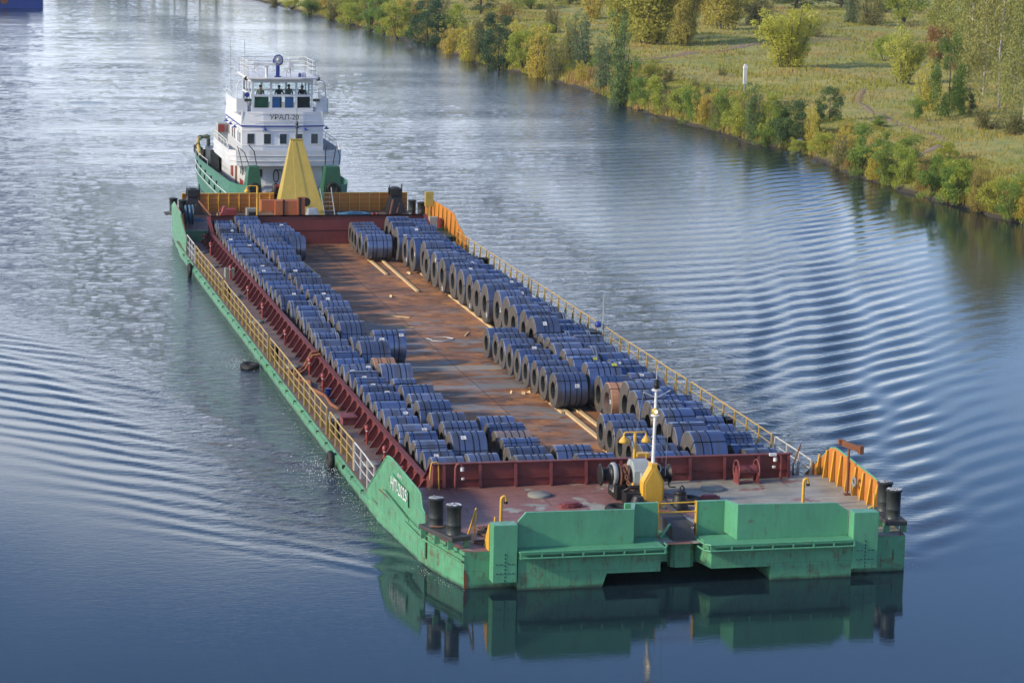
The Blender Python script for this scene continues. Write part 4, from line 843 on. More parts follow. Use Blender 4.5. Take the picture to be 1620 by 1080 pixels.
# ---- bow front
mb = MB()
mb.box((-5.62,-9.1,-2.4), (-2.9,-8.62,.06)); mb.hexa([(-2.9,-9.1,-.74),(-.95,-9.1,-.74),(-.95,-8.62,-.74),(-2.9,-8.62,-.74)], [(-2.9,-9.1,.06),(-.95,-9.1,.06),(-.95,-8.0,.06),(-2.9,-8.0,.06)])
mb.extr([(-2.9,-9.1,-.74),(-2.72,-9.1,-.74),(-2.9,-9.1,-1.3)], (0,.4,0))
bp(mb, 'bow_plating', M['green']); mb = MB(); mb.box((2.75,-9.1,-2.4), (5.5,-8.62,.06)); mb.hexa([(.74,-9.1,-.72),(2.75,-9.1,-.72),(2.75,-8.62,-.72),(.5,-8.0,-.72)], [(.74,-9.1,.06),(2.75,-9.1,.06),(2.75,-8.0,.06),(.42,-8.0,.06)])
bp(mb, 'bow_plating', M['green'])
mb = MB()
for x0, x1 in ((-5.62,-.88), (.60,5.46)):
    mb = MB(); mb.box((x0,-9.32,.06), (x1,-8.02,.10)); bp(mb, 'bow_ledge', M['green2'])
mb = MB()
for x0, x1 in ((-5.6,-.9), (.62,5.45)):
    mb.tube([(x0,-9.42,.13),(x1-.1 if x1 < 0 else x1,-9.42,.13)], .032, 6); mb.tube([(x0,-9.42,-.07),(x1,-9.42,-.07)], .032, 6); mb.box((x0,-9.40,.035), (x1,-9.1,.058)); mb.box((x0,-9.16,-.12), (x1,-9.10,.035)); mb.box((x0,-9.38,-.12), (x1,-9.16,-.09))
    n = 7
    for k in range(n+1): x = x0+(x1-x0)*k/n; mb.box((x-.025,-9.44,-.10), (x+.025,-9.405,.12))
mb.tube([(-.9,-9.42,.13),(-.8,-9.3,.13),(-.78,-8.9,.13)], .03, 6); mb.tube([(-.9,-9.42,-.07),(-.8,-9.3,-.07),(-.78,-8.9,-.07)], .03, 6)
mb.tube([(.62,-9.42,.13),(.45,-9.25,.13),(.40,-8.7,.13)], .03, 6); mb.tube([(.62,-9.42,-.07),(.45,-9.25,-.07),(.40,-8.7,-.07)], .03, 6)
bp(mb, 'bow_fender_rail', M['green2'])
# pushing wall: big green plates
def xz_plate(pts, y0, th): q = MB(); q.extr([(x, y0, z) for x, z in pts], (0, th, 0)); return q
bp(xz_plate([(-5.56,.1),(-1.76,.1),(-1.76,1.22),(-5.30,1.24),(-5.56,.95)], -8.72, .10), 'push_plate', M['green2'], .008)
bp(xz_plate([(1.70,.1),(5.46,.1),(5.46,.93),(5.04,1.20),(1.70,1.26)], -8.72, .10), 'push_plate', M['green2'], .008)
for x0, x1, s_ in ((-1.76,-.66,1), (.68,1.74,-1)):
    q = MB(); q.box((x0 if s_ > 0 else x0,-7.65,.004), (x1,-7.5,1.14)); bp(q, 'inner_push_plate', M['green2'], .008)
q = MB(); q.hexa([(-1.86,-8.70,.1),(-1.76,-8.72,.1),(-1.42,-7.66,.1),(-1.56,-7.62,.1)], [(-1.86,-8.70,1.215),(-1.76,-8.72,1.215),(-1.42,-7.66,1.15),(-1.56,-7.62,1.15)]); bp(q, 'side_push_plate', M['green2'])
q = MB(); q.hexa([(1.70,-8.72,.1),(1.80,-8.70,.1),(1.70,-7.6,.1),(1.6,-7.66,.1)], [(1.70,-8.72,1.255),(1.80,-8.70,1.255),(1.70,-7.6,1.15),(1.6,-7.66,1.15)]); bp(q, 'side_push_plate', M['green2'])
q = MB(); q.box((-.655,-7.66,.01),(-.625,-7.45,1.13)); bp(q, 'plate_edge', M['yel2']); q = MB(); q.box((.645,-7.66,.01),(.675,-7.45,1.13)); bp(q, 'plate_edge', M['yel2'])
for x0, x1 in ((-6.44,-5.66), (5.50,6.36)):
    q = MB(); q.box((x0,-9.16,-.90), (x1,-8.64,.96)); o = bp(q, 'push_post', M['green2'], .015)
    w = MB(); xc = (x0+x1)/2
    for k in range(8): w.box((xc-.012,-9.178,-.86+k*.12), (xc+.012,-9.162,-.80+k*.12))
    for z in (-.30,-.60):
        for k in range(-2, 3):
            if k: w.box((xc+k*.13-.035,-9.178,z-.009), (xc+k*.13+.035,-9.162,z+.009))
    w.build('draught_marks', M['black'], o)
    w = MB(); s_ = -1 if xc < 0 else 1
    w.extr([(x0-.02 if s_ < 0 else x1+.02,-8.62,.004),(x0-.02 if s_ < 0 else x1+.02,-7.9,.004),(x0-.02 if s_ < 0 else x1+.02,-8.45,.8),(x0-.02 if s_ < 0 else x1+.02,-8.62,.92)], (-.04*s_,0,0)); w.build('bracket', M['yel2'], o)
# centre of the bow between the plates: pad, chute, anchor roller
q = MB(); q.prism([(-.40,-7.99),(-.36,-8.22),(-.22,-8.32),(.28,-8.32),(.42,-8.22),(.46,-7.99)], -.86, -.02); bp(q, 'bow_pad', M['green'], .01)
q = MB(); q.hexa([(-.30,-8.25,.0),(.44,-8.25,.0),(.36,-6.8,.0),(-.38,-6.8,.0)], [(-.28,-8.05,.42),(.34,-8.05,.42),(.30,-6.9,.62),(-.44,-6.9,.62)]); q.extr([(.36,-8.1,.40),(.46,-8.1,.44),(.22,-5.4,.62),(.12,-5.4,.58)], (0,0,.05)); bp(q, 'anchor_chute', M['plinth'])
q = MB(); q.box((-.62,-7.95,.004), (-.34,-7.0,.05)); q.extr([(-.62,-8.0,.05),(-.30,-8.0,.50),(-.34,-8.0,.52),(-.66,-8.0,.10)], (0,.1,0)); bp(q, 'chute_stay', M['green2'])
q = MB(); q.tube([(-.66,-7.55,1.08),(.66,-7.55,1.10)], .028, 6); bp(q, 'bow_gate_rail', M['yel2']); q = MB(); q.tube([(-.66,-7.55,.78),(.66,-7.55,.79)], .028, 6); bp(q, 'bow_gate_rail', M['yel2'])
# bollards
def bollard_pair(c, d_, rad, hgt, zt, mat, lab, cap='white'):
    """c: centre, d_: direction along the pair"""
    dx, dy = d_; nx, ny = -dy, dx
    o = MB(); L_ = 1.05; Wd = .36
    P = [(c[0]+a*L_*dx+b_*Wd*nx, c[1]+a*L_*dy+b_*Wd*ny) for a, b_ in ((-1,-1),(1,-1),(1,1),(-1,1))]
    o.prism(P, zt-.14, zt)
    root = bp(o, 'bollard', M['plinth'], .02, lab)
    for a in (-.8, 0, .8):
        for b_ in (-.8, .8):
            f_ = MB(); x = c[0]+a*L_*dx+b_*Wd*nx; y = c[1]+a*L_*dy+b_*Wd*ny; f_.prism([(x-.09,y-.06),(x+.09,y-.06),(x+.09,y+.06),(x-.09,y+.06)], .004, zt-.141); f_.build('bollard_foot', M['green'] if zt > .4 else M['plinth'], root)
    for s_ in (-.52, .52):
        x = c[0]+s_*L_*dx; y = c[1]+s_*L_*dy
        b_ = MB(); b_.lathe([(rad*1.06,zt+.001),(rad*1.0,zt+.03),(rad,zt+.30*hgt),(rad*1.03,zt+.31*hgt),(rad,zt+.34*hgt),(rad,zt+hgt-.06),(rad*1.15,zt+hgt-.05),(rad*1.15,zt+hgt)], (x,y,0), 24); b_.build('bollard_barrel', mat, root)
        k_ = MB(); k_.lathe([(rad*1.1,zt+hgt+.001),(rad*1.0,zt+hgt+.02),(.01,zt+hgt+.025)], (x,y,0), 20)
        for _ in range(26):
            a = random.random()*6.28; r_ = rad*random.uniform(.3,.95); s2 = random.uniform(.02,.05)
            k_.cur = 1; k_.box((x+r_*math.cos(a)-s2, y+r_*math.sin(a)-s2*.7, zt+hgt+.02), (x+r_*math.cos(a)+s2, y+r_*math.sin(a)+s2*.7, zt+hgt+.035))
        k_.build('bollard_cap', [M['boll'], M['paper'] if cap == 'white' else M['boll']], root)
    return root
bollard_pair((-7.62,-7.35), (.33,-.94), .235, .92, .42, M['boll'], 'twin bollard on its plinth at the left bow corner')
bollard_pair((7.40,-7.35), (-.10,-.99), .235, .95, .42, M['boll'], 'twin bollard on its plinth at the right bow corner')
bollard_pair((-7.55,73.0), (.42,-.9), .24, .85, .2, M['boll'], 'twin bollard at the left aft corner', cap='d')
bollard_pair((6.98,71.2), (.35,-.94), .24, .85, .2, M['boll'], 'twin bollard at the right aft corner', cap='d')
for x, ys_ in ((-8.05, (11.6, 28.0, 45.0)), (7.4, (29.8, 53.7, 10.0))):
    for y in ys_:
        b_ = MB(); b_.box((x-.12,y-.40,-.597), (x+.22,y+.40,-.50)); r_ = bp(b_, 'side_bollard', M['black'], .01)
        b_ = MB(); b_.lathe([(.13,-.50),(.13,.02),(.17,.03),(.17,.07)], (x+.05,y-.2,0), 14); b_.build('bollard_barrel', M['black'], r_); b_ = MB(); b_.lathe([(.13,-.50),(.13,.02),(.17,.03),(.17,.07)], (x+.05,y+.2,0), 14); b_.build('bollard_barrel', M['black'], r_)
# hatches
def lid(x, y, z, r_, m_, lab=None):
    q = MB(); q.lathe([(r_,0),(r_,.07),(r_*.93,.10),(.01,.105)], (0,0,0), 24); o = bp(q, 'hatch_lid', m_, label=lab); o.location = (x,y,z+BZ)
lid(-3.1,-1.6,.004,.40,M['conc'],'pale round hatch lid on the left of the fore deck'); lid(3.15,-1.5,.004,.42,M['conc'],'worn hatch lid on the right of the fore deck')
for x, y in ((-7.45,6.5),(-7.4,15.0),(-7.5,26.1),(-7.5,37.8),(-7.55,45.8),(-7.5,56.0),(-7.5,61.4)): lid(x,y,-.598,.36,M['conc'])
# windlass in the middle of the fore deck
W = MB(); W.box((-.62,-2.6,.004), (-.30,-1.5,.5)); W.box((.85,-2.6,.004), (1.0,-1.5,.5)); W.box((-.30,-2.5,.10), (.85,-1.6,.28)); wl = bp(W, 'windlass', M['black'], .01, 'grey and black windlass on the fore deck')
q = MB(); q.lathe([(.34,0),(.38,.02),(.38,.05),(.24,.09),(.23,.28),(.30,.33),(.36,.36),(.36,.40)], (-1.08,-2.0,.78), 22, 'x'); q.build('warping_drum', M['black'], wl)
q = MB(); q.lathe([(.34,0),(.34,.04),(.22,.09),(.21,.34),(.30,.40),(.33,.44)], (.98,-2.0,.76), 22, 'x'); q.build('warping_drum', M['black'], wl)
q = MB(); q.lathe([(.40,0),(.42,.03),(.42,.13),(.36,.17)], (-.66,-2.0,.78), 22, 'x'); q.box((-.64,-2.25,.2), (-.50,-1.75,.55)); q.build('bearing_housing', M['grey'], wl)
q = MB(); q.extr([(.0,-2.55,.55),(.0,-2.55,.98),(.0,-2.30,1.26),(.0,-1.75,1.26),(.0,-1.5,.98),(.0,-1.5,.55)], (.62,0,0)); q.extr([(.2,-2.85,.5),(.2,-2.85,.80),(.2,-2.62,.96),(.2,-2.552,.96),(.2,-2.552,.5)], (.40,0,0)); q.build('gearbox', M['grey'], wl, .02)
q = MB(); q.lathe([(.40,0),(.44,.03),(.44,.07),(.28,.10),(.28,.24),(.44,.27),(.44,.31),(.40,.34)], (-.44,-2.0,.70), 22, 'x'); q.lathe([(.42,0),(.42,.06),(.26,.09),(.26,.16),(.42,.2)], (.64,-2.0,.70), 22, 'x'); q.build('chain_wheel', M['rust'], wl)
def chain(pts, s=.05):
    q = MB(); P = [Vector(p) for p in pts]; acc = []
    for i in range(len(P)-1):
        L_ = (P[i+1]-P[i]).length; n = max(1, int(L_/(s*2.1)))
        for k in range(n): acc.append(P[i].lerp(P[i+1], k/n))
    for k, p in enumerate(acc):
        d_ = (acc[min(k+1, len(acc)-1)]-acc[max(0, k-1)]).normalized(); a = d_.orthogonal().normalized(); b_ = d_.cross(a)
        if k % 2: a, b_ = b_, a
        ring = [p+d_*s*1.3*math.cos(t)+a*s*.75*math.sin(t) for t in [2*math.pi*j/8 for j in range(9)]]
        q.tube(ring, s*.3, 5)
    return q
chain([(-.28,-2.35,.95),(-.22,-2.6,.6),(-.10,-3.2,.32),(-.02,-4.3,.25),(0,-5.6,.35),(0,-6.9,.62)], .07).build('anchor_chain', M['rust'], wl)
chain([(.74,-2.4,.95),(.78,-2.9,.45),(.85,-3.8,.12),(.70,-5.0,.2),(.3,-6.6,.6)], .07).build('anchor_chain', M['black'], wl)
q = MB(); q.lathe([(.26,.004),(.28,.2),(.20,.42),(.16,.5)], (-.30,-4.1,0), 14); q.build('chain_stopper', M['black'], wl); q = MB(); q.lathe([(.22,.004),(.26,.22),(.14,.36)], (-.1,-5.0,0), 14); q.build('chain_stopper', M['black'], wl); q = MB(); q.box((-.50,-3.4,.004), (.0,-2.8,.42)); q.tube([(-.5,-3.0,.42),(-.35,-3.3,.62),(.0,-3.1,.55)], .05, 7); q.build('chain_stopper', M['black'], wl, .0)
q = MB(); q.tube([(1.36,-2.0,.7),(1.40,-2.1,.3),(1.44,-2.1,.30),(1.62,-2.15,.29)], .022, 6); q.build('crank_handle', M['black'], wl)
# tall yellow stand with the white light mast
q = MB(); pts = [(.02,.004),(.76,.004),(.76,.84),(.50,1.34),(.50,1.48),(.30,1.48),(.30,1.34),(.02,.84)]
q.extr([(x,-3.6,z) for x, z in pts], (0,.42,0)); ys = bp(q, 'mast_stand', M['yel2'], .012, 'tall yellow stand carrying the white light mast')
q = MB(); q.extr([(x,-3.625,z) for x, z in ((.10,.1),(.70,.1),(.70,.82),(.45,1.28),(.36,1.28),(.10,.82))], (0,.024,0)); q.build('front_panel', M['yel2'], ys)
q = MB(); q.cyl((.40,-3.4,1.48),(.43,-3.4,4.0),.062,12,.045); 
for k in range(7): q.box((.30,-3.42,1.75+.3*k), (.38,-3.39,1.77+.3*k))
q.cyl((.43,-3.4,4.0),(.44,-3.4,4.85),.018,6,.008); q.build('mast_pole', M['white2'], ys)
q = MB(); q.tube([(.42,-3.4,3.72),(-.02,-3.45,3.93)], .022, 6); q.tube([(.44,-3.4,3.72),(.92,-3.4,3.96)], .022, 6); q.lathe([(.16,3.97),(.16,4.02)], (.44,-3.4,0), 16); q.lathe([(.15,3.10),(.15,3.14)], (.42,-3.4,0), 16); q.build('crosstree', M['white2'], ys)
q = MB(); q.lathe([(.06,4.02),(.10,4.06),(.10,4.20),(.07,4.26),(.10,4.30),(.02,4.36)], (.44,-3.4,0), 12); q.build('navigation_light', M['black'], ys)
q = MB(); q.lathe([(.05,3.14),(.115,3.20),(.12,3.30),(.06,3.37),(.01,3.38)], (.42,-3.4,0), 14); q.build('lamp_globe', M['yel'], ys)
q = MB(); q.lathe([(.01,-.05),(.045,-.03),(.045,.03),(.01,.05)], (.415,-3.535,3.26), 10); q.build('lamp_bead', M['lamp'], ys)  # small glowing bead at the front of the lamp globe
q = MB(); q.tube([(-.02,-3.45,3.93),(-.15,-2.4,.9)], .006, 4); q.tube([(.92,-3.4,3.96),(1.0,-2.9,.9)], .006, 4); q.tube([(.6,-3.4,3.8),(.72,-3.4,1.5)], .005, 4); q.tube([(.5,-3.45,1.48),(.62,-3.5,1.40),(.66,-3.5,1.25),(.60,-3.5,1.15)], .02, 6); q.build('rigging', M['grey'], ys)
# two-armed yellow deck lamp
def deck_lamp(x, y, hgt, arm, s=1.0, zb=.0, one=False):
    q = MB(); q.cyl((x,y,zb+.004),(x,y,zb+hgt),.062*s,10); q.tube([(x-arm,y,zb+hgt-.10),(x-arm,y,zb+hgt-.02),(x-arm*.85,y,zb+hgt+.02)]+([(x,y,zb+hgt+.02)] if one else [(x+arm*.85,y,zb+hgt+.02),(x+arm,y,zb+hgt-.02),(x+arm,y,zb+hgt-.10)]), .028*s, 7)
    for k in range(6): q.box((x+.05,y-.05,zb+.3+k*.18), (x+.10,y-.03,zb+.33+k*.18))
    r_ = bp(q, 'deck_lamp', M['yel2'])
    for s_ in ((-1,) if one else (-1, 1)):
        k_ = MB(); k_.lathe([(.03,-.08),(.06,-.14),(.15,-.24),(.19,-.33),(.17,-.34)], (x+s_*arm,y,zb+hgt), 16); k_.build('lamp_shade', M['yel2'], r_)
deck_lamp(.55,-.62,1.92,.40); deck_lamp(-3.36,68.0,2.42,.62,one=True)
q = MB(); q.cyl((.98,-.62,.004),(.98,-.62,1.15),.03,8); q.box((.96,.42,.3), (1.42,.75,.92)) ; bp(q, 'control_box', M['yel2'])
# red reel in front of the coaming
q = MB()
for x in (4.32, 5.06):
    q.torus((x,-.62,.46), .36, .028, 'x', 20, 6); q.extr([(x-.02,-.95,.004),(x-.02,-.28,.004),(x-.02,-.52,.5),(x-.02,-.72,.5)], (.04,0,0))
    for a in range(4): q.tube([(x,-.62,.46),(x,-.62+.36*math.cos(a*math.pi/2+.4),.46+.36*math.sin(a*math.pi/2+.4))], .02, 5)
q.lathe([(.17,0),(.17,.70)], (4.34,-.62,.46), 18, 'x'); q.tube([(4.32,-.9,.12),(5.06,-.9,.12)], .02, 6); rl = bp(q, 'mooring_reel', M['redw'])
q = MB()
for x in (4.6, 4.82): q.cyl((x,-.80,.49),(x,-.785,.49),.035,8)
q.build('reel_holes', M['black'], rl)
# black fairlead cone, yellow A-stands, brown pole lamp
q = MB(); q.hexa([(.82,-4.5,.004),(1.52,-4.5,.004),(1.40,-3.9,.004),(.90,-3.9,.004)], [(.86,-4.5,.06),(1.48,-4.5,.06),(1.38,-3.9,.06),(.92,-3.9,.06)]); q.lathe([(.30,.06),(.23,.50),(.20,.58),(.22,.60),(.21,.64),(.06,.68)], (1.15,-4.2,0), 20); q.tube([(1.15,-4.2,.66),(1.14,-4.2,.78),(1.21,-4.2,.84),(1.28,-4.2,.76),(1.27,-4.2,.52)], .03, 8); bp(q, 'ventilator', M['black'], 0, 'black conical ventilator beside the yellow stand')
q = MB(); q.tube([(-6.92,-7.35,.004),(-6.66,-7.6,1.16)], .032, 6); q.tube([(-6.74,-7.6,.004),(-6.66,-7.62,1.0)], .026, 6); q.box((-7.0,-7.45,.004),(-6.84,-7.3,.03)); bp(q, 'warning_stand', M['yel2'])
q = MB(); q.cyl((-6.18,-8.2,.0),(-6.18,-8.2,1.0),.035,8); bp(q, 'flag_socket', M['yel2'])
q = MB(); q.tube([(6.65,-7.9,.004),(6.66,-7.9,1.25)], .035, 6); q.tube([(6.45,-7.9,.004),(6.50,-7.9,.8),(6.66,-7.9,.84)], .03, 6); bp(q, 'bow_guard_rail', M['yel2'])
q = MB(); q.tube([(6.2,-7.9,.004),(6.2,-7.85,.62)], .03, 6); bp(q, 'deck_pin', M['dgreen'])
q = MB(); q.cyl((7.62,-2.9,.004),(7.62,-2.9,1.62),.045,8); q.box((7.50,-3.0,.004),(7.74,-2.8,.05)); pl = bp(q, 'signal_pole', M['rust'])
q = MB(); q.hexa([(7.28,-2.95,1.78),(7.86,-3.4,1.58),(7.90,-3.3,1.58),(7.32,-2.85,1.78)], [(7.28,-2.95,2.0),(7.86,-3.4,1.80),(7.90,-3.3,1.80),(7.32,-2.85,2.0)]); q.box((7.22,-2.98,1.82),(7.34,-2.80,1.98)); q.box((7.82,-3.45,1.55),(7.96,-3.2,1.84)); q.build('signal_box', M['rust'], pl)
q = MB(); q.tube([(7.7,-3.1,.1),(7.7,-3.1,.5)], .03, 6); q.torus((7.72,-3.3,.55), .14, .05, 'x', 14, 8); q.build('hose_coil', M['conc'], pl)
q = MB(); q.tube([(-6.33,-.5,.004),(-6.28,-.4,.70),(-6.22,-.3,.92),(-6.05,-.3,.95),(-5.98,-.3,.90),(-5.98,-.45,.004)], .026, 7); q.location = None; bp(q, 'ladder_handrail', M['yel2']).location = (-.35,.25,BZ)
# red cloth covers
for x, y in ((-2.45,-3.3), (2.6,-2.9)):
    q = MB(); pr = []
    for k in range(10): a = 2*math.pi*k/10; pr.append((x+.40*math.cos(a)*random.uniform(.85,1.1), y+.26*math.sin(a)*random.uniform(.8,1.1)))
    q.prism(pr, .005, .11); q.prism([(x+(a-x)*.7, y+(b_-y)*.7) for a, b_ in pr], .11, .16); o = q.build('folded_tarpaulin', M['redw']); tag(o, 'crumpled red tarpaulin on the '+('left' if x < 0 else 'right')+' half of the fore deck', 'tarpaulin', 'red tarpaulins on the fore deck')
# ---- poop: yellow tower, orange locker, coupling stands, reel, ladder, clutter
q = MB(); q.hexa([(-1.50,72.4,.004),(1.50,72.4,.004),(1.35,75.0,.004),(-1.35,75.0,.004)], [(-.38,74.6,4.5),(.36,74.6,4.5),(.36,75.0,4.5),(-.38,75.0,4.5)]); tw = bp(q, 'stern_tower', M['yel'], .01, 'tall tapering yellow steel tower at the barge stern')
q = MB(); q.box((-.42,74.56,4.5),(.40,75.04,4.56)); q.cyl((-.28,74.5,4.5),(-.35,72.36,.7),.018,5); q.build('top_plate', M['yel'], tw)
q = MB(); q.cyl((.02,74.8,4.56),(.02,74.8,5.6),.05,8); q.lathe([(.05,5.2),(.16,5.28),(.05,5.36),(.10,5.45),(.09,5.6),(.02,5.66)], (.02,74.8,0), 10); q.cyl((.02,74.8,5.6),(.02,74.8,6.5),.012,5); q.build('stern_light', M['boll'], tw)
q = MB(); q.lathe([(.28,0),(.28,.02)], (-.1,72.6,.86), 18, 'y'); q.build('round_opening', M['black'], tw).location = (.35,-.28,.05)
q = MB(); q.box((-2.15,68.9,.004),(-.35,69.7,1.42)); q.box((-.82,68.8,.004),(-.36,68.88,1.66)); q.box((-2.95,69.2,.75),(-2.16,69.7,1.42)); ob = bp(q, 'steel_locker', M['obox'], .01, 'orange brown steel locker in front of the tower')
q = MB(); q.box((-1.70,68.86,.004),(-1.58,68.895,1.5)); q.box((-.72,68.76,.004),(-.58,68.795,1.62)); q.build('door_slot', M['black'], ob)
for x0, s_ in ((-6.55,1), (6.15,-1)):
    q = MB(); q.hexa([(x0-.65,73.2,.004),(x0+.6,73.2,.004),(x0+.6,74.6,.004),(x0-.65,74.6,.004)], [(x0-.32,73.6,1.1),(x0+.3,73.6,1.1),(x0+.3,74.4,1.1),(x0-.32,74.4,1.1)]); q.box((x0-.36,73.5,1.1),(x0+.34,74.5,1.55)); r_ = bp(q, 'coupling_stand', M['black'], .03)
    q = MB(); q.cyl((x0-.36,74,1.32),(x0+.34,74,1.32),.26,14); q.box((x0-.2,73.45,1.5),(x0+.15,74.2,1.66)); q.cyl((x0+.45,74.2,.1),(x0+.45,74.2,1.8),.04,6); q.cyl((x0-.3,74.2,1.5),(x0-.34,74.2,1.72),.03,6); q.build('coupling_hook', M['boll'], r_)
    q = MB(); q.tube([(x0+s_*.3,73.1,.9),(x0+s_*.9,71.0,.15)], .07, 6); q.tube([(x0+.1,73.0,.7),(x0-.2,72.4,.1)], .04, 6); q.build('tension_rod', M['rust'], r_)
q = MB(); q.lathe([(.58,0),(.60,.03),(.58,.06),(.30,.07),(.30,.40),(.58,.41),(.60,.44),(.58,.47)], (-7.55,69.0,.62), 24, 'x'); q.torus((-7.3,69.0,.62), .50, .09, 'x', 24, 8); bp(q, 'hawser_reel', M['dblue'], 0, 'blue hawser reel behind the left aft bulwark')
q = MB(); q.box((-5.7,66.9,.004),(-5.2,67.5,.95)); q.extr([(-5.62,66.88,.95),(-5.28,66.88,.95),(-5.38,66.88,1.35),(-5.52,66.88,1.35)], (0,.4,0)); bp(q, 'red_winch_cover', M['redp'], .02)
q = MB(); q.torus((-5.45,66.8,.42), .24, .07, 'y', 18, 8); bp(q, 'winch_rim', M['boll'])
q = MB(); q.cyl((-5.9,66.7,-.3),(-5.9,66.7,1.0),.035,6); bp(q, 'yellow_post', M['yel2'])
q = MB(); q.box((-3.5,71.6,.004),(-2.75,72.3,.6)); r_ = bp(q, 'deck_box', M['conc'], .02); q = MB(); q.box((-3.4,71.57,.05),(-2.85,71.598,.42)); q.build('box_opening', M['black'], r_)
q = MB(); q.box((-4.9,72.6,.004),(-4.0,73.4,.45)); bp(q, 'red_crate', M['redp'], .02)
q = MB(); q.box((7.25,69.8,.9),(7.75,70.1,1.8)); q.cyl((7.5,69.95,.004),(7.45,69.95,.9),.04,6); q.tube([(7.3,69.95,.004),(7.45,69.95,.9),(7.7,69.9,.004)], .025, 5); r_ = bp(q, 'control_cabinet', M['yel'], .01); q = MB()
for a in (0, .12):
    for b_ in (0, .12): q.cyl((7.42+a,69.79,1.42+b_),(7.42+a,69.799,1.42+b_),.022,8)
q.build('control_buttons', M['black'], r_)
q = MB(); q.box((6.95,67.0,.004),(7.45,67.3,.62)); bp(q, 'grey_locker', M['grey'], .01); q = MB(); q.box((7.5,66.8,.004),(7.66,67.2,.55)); bp(q, 'fire_box', M['redp'], .01)
q = MB(); q.box((6.62,63.2,-.597),(7.6,65.9,-.1)); q.box((6.55,63.1,-.1),(7.7,66.0,-.04)); bp(q, 'side_locker', M['dgreen'], .02)
q = MB(); q.tube([(1.35,71.5,.004),(1.05,72.0,1.8)], .03, 5); q.tube([(1.95,71.5,.004),(1.75,72.0,1.85)], .03, 5)
for k in range(6): z = .2+.26*k; q.tube([(1.32-.05*k,71.56+.08*k,z),(1.92-.03*k,71.56+.08*k,z)], .018, 5)
o = q.build('ladder', M['grey']); tag(o, 'grey ladder leaning against the stern wall right of the yellow tower', 'ladder')
q = MB(); q.hexa([(.18,71.2,.004),(1.0,71.2,.004),(1.0,72.2,.004),(.18,72.2,.004)], [(.26,71.4,.62),(.78,71.4,.66),(.80,72.0,.62),(.25,72.0,.6)]); o = q.build('tarpaulin_bundle', M['tarp'], None, .05); tag(o, 'pale grey tarpaulin bundle at the foot of the yellow tower', 'tarpaulin')
def heap(name, c_, n, rx, ry, m_, r_, lab, cat, zh=.3):
    q = MB(); pts = []
    for k in range(n):
        a = k*.5+random.uniform(-.2,.2); f_ = random.uniform(.45,1)
        pts.append((c_[0]+rx*f_*math.cos(a), c_[1]+ry*f_*math.sin(a), c_[2]+r_+zh*random.random()*(1-f_*.6)))
    q.tube(pts, r_, 6); o = q.build(name, m_); tag(o, lab, cat); return o
heap('rope_heap', (3.3,72.4,.0), 70, 1.15, .6, M['bluerope'], .05, 'heap of blue rope on the aft deck', 'rope')
heap('rope_heap', (4.5,72.0,.0), 18, .28, .25, M['redp'], .06, 'small red bundle beside the blue rope heap', 'bundle')
heap('rope_coil', (-5.75,-6.4,.0), 90, .72, .85, M['rope'], .035, 'loose brown mooring rope coiled behind the left green post', 'rope', .10)
heap('rope_coil', (-6.3,-7.6,.0), 18, .45, .25, M['rope'], .035, 'end of brown rope lying beside the yellow warning stand', 'rope', .04)
heap('wire_heap', (6.0,71.6,.0), 40, .6, .5, M['black'], .035, 'tangle of dark wire beside the right coupling stand', 'wire')
heap('wire_heap', (-6.6,70.8,.0), 30, .5, .7, M['bluerope'], .03, 'thin blue grey rope lying by the left hawser reel', 'rope', .05)
q = MB(); q.tube([(-8.0,-7.0,.46),(-7.7,-7.3,.50),(-7.45,-7.1,.50)], .035, 6); o = q.build('rope_end', M['rope']); tag(o, 'short brown rope end over the left bow bollard plinth', 'rope')
# black tyre fenders on the fore deck and hanging along the left side
def tyre(loc, ax, R_, r_, lab):
    q = MB(); q.torus((0,0,0), R_, r_, ax, 26, 10); o = q.build('tyre_fender', M['rubber']); o.location = loc; tag(o, lab, 'tyre', 'tyre fenders'); return o
tyre((-.98,-4.1,.09), 'z', .34, .12, 'black tyre lying on the fore deck left of the windlass')
tyre((1.78,-3.2,.09), 'z', .30, .11, 'black tyre half hidden behind the right inner green plate')
tyre((-8.62,56.8,-.85), 'x', .26, .12, 'tyre fender hanging on the left side, farthest aft')
tyre((-8.62,8.9,-.92), 'x', .26, .12, 'round black fender hanging on the left side near the bow')
t2 = tyre((-8.95,29.4,-1.12), 'z', .30, .15, 'black tyre fender dragging in the water on the left side'); t2.scale = (1,1.5,.8)
# hose along the left walkway
q = MB(); q.tube([(-6.45,25.6,.17),(-6.75,25.5,.13),(-7.1,25.2,-.4),(-7.6,24.2,-.52),(-7.8,23.0,-.53),(-7.3,22.2,-.52),(-7.5,21,-.53),(-7.15,19.2,-.52),(-7.2,17.4,-.52),(-7.0,16.4,-.53)], .075, 8); q.tube([(-6.45,24.9,.17),(-6.8,24.9,.12),(-7.15,24.6,-.45),(-7.7,23.8,-.53),(-7.9,24.6,-.53),(-7.4,25.4,-.53)], .075, 8)
o = q.build('fire_hose', M['hose']); tag(o, 'rust brown hose hanging over the left coaming onto the walkway', 'hose')
q = MB(); q.box((-7.25,51.9,-.597),(-6.75,52.6,-.1)); o = q.build('crate', M['conc'], None, .02); tag(o, 'pale grey crate on the left walkway beside the coaming', 'crate')
q = MB(); q.box((-7.35,13.6,-.597),(-6.8,14.4,-.3)); q.box((-7.4,13.5,-.3),(-6.75,14.5,-.26)); bp(q, 'side_hatch', M['redw'], .01)
q = MB(); q.lathe([(.11,0),(.14,.3),(.15,.3)], (-6.95,19.6,-.597), 12); o = q.build('bucket', M['blue']); tag(o, 'small blue bucket against the left coaming', 'bucket')
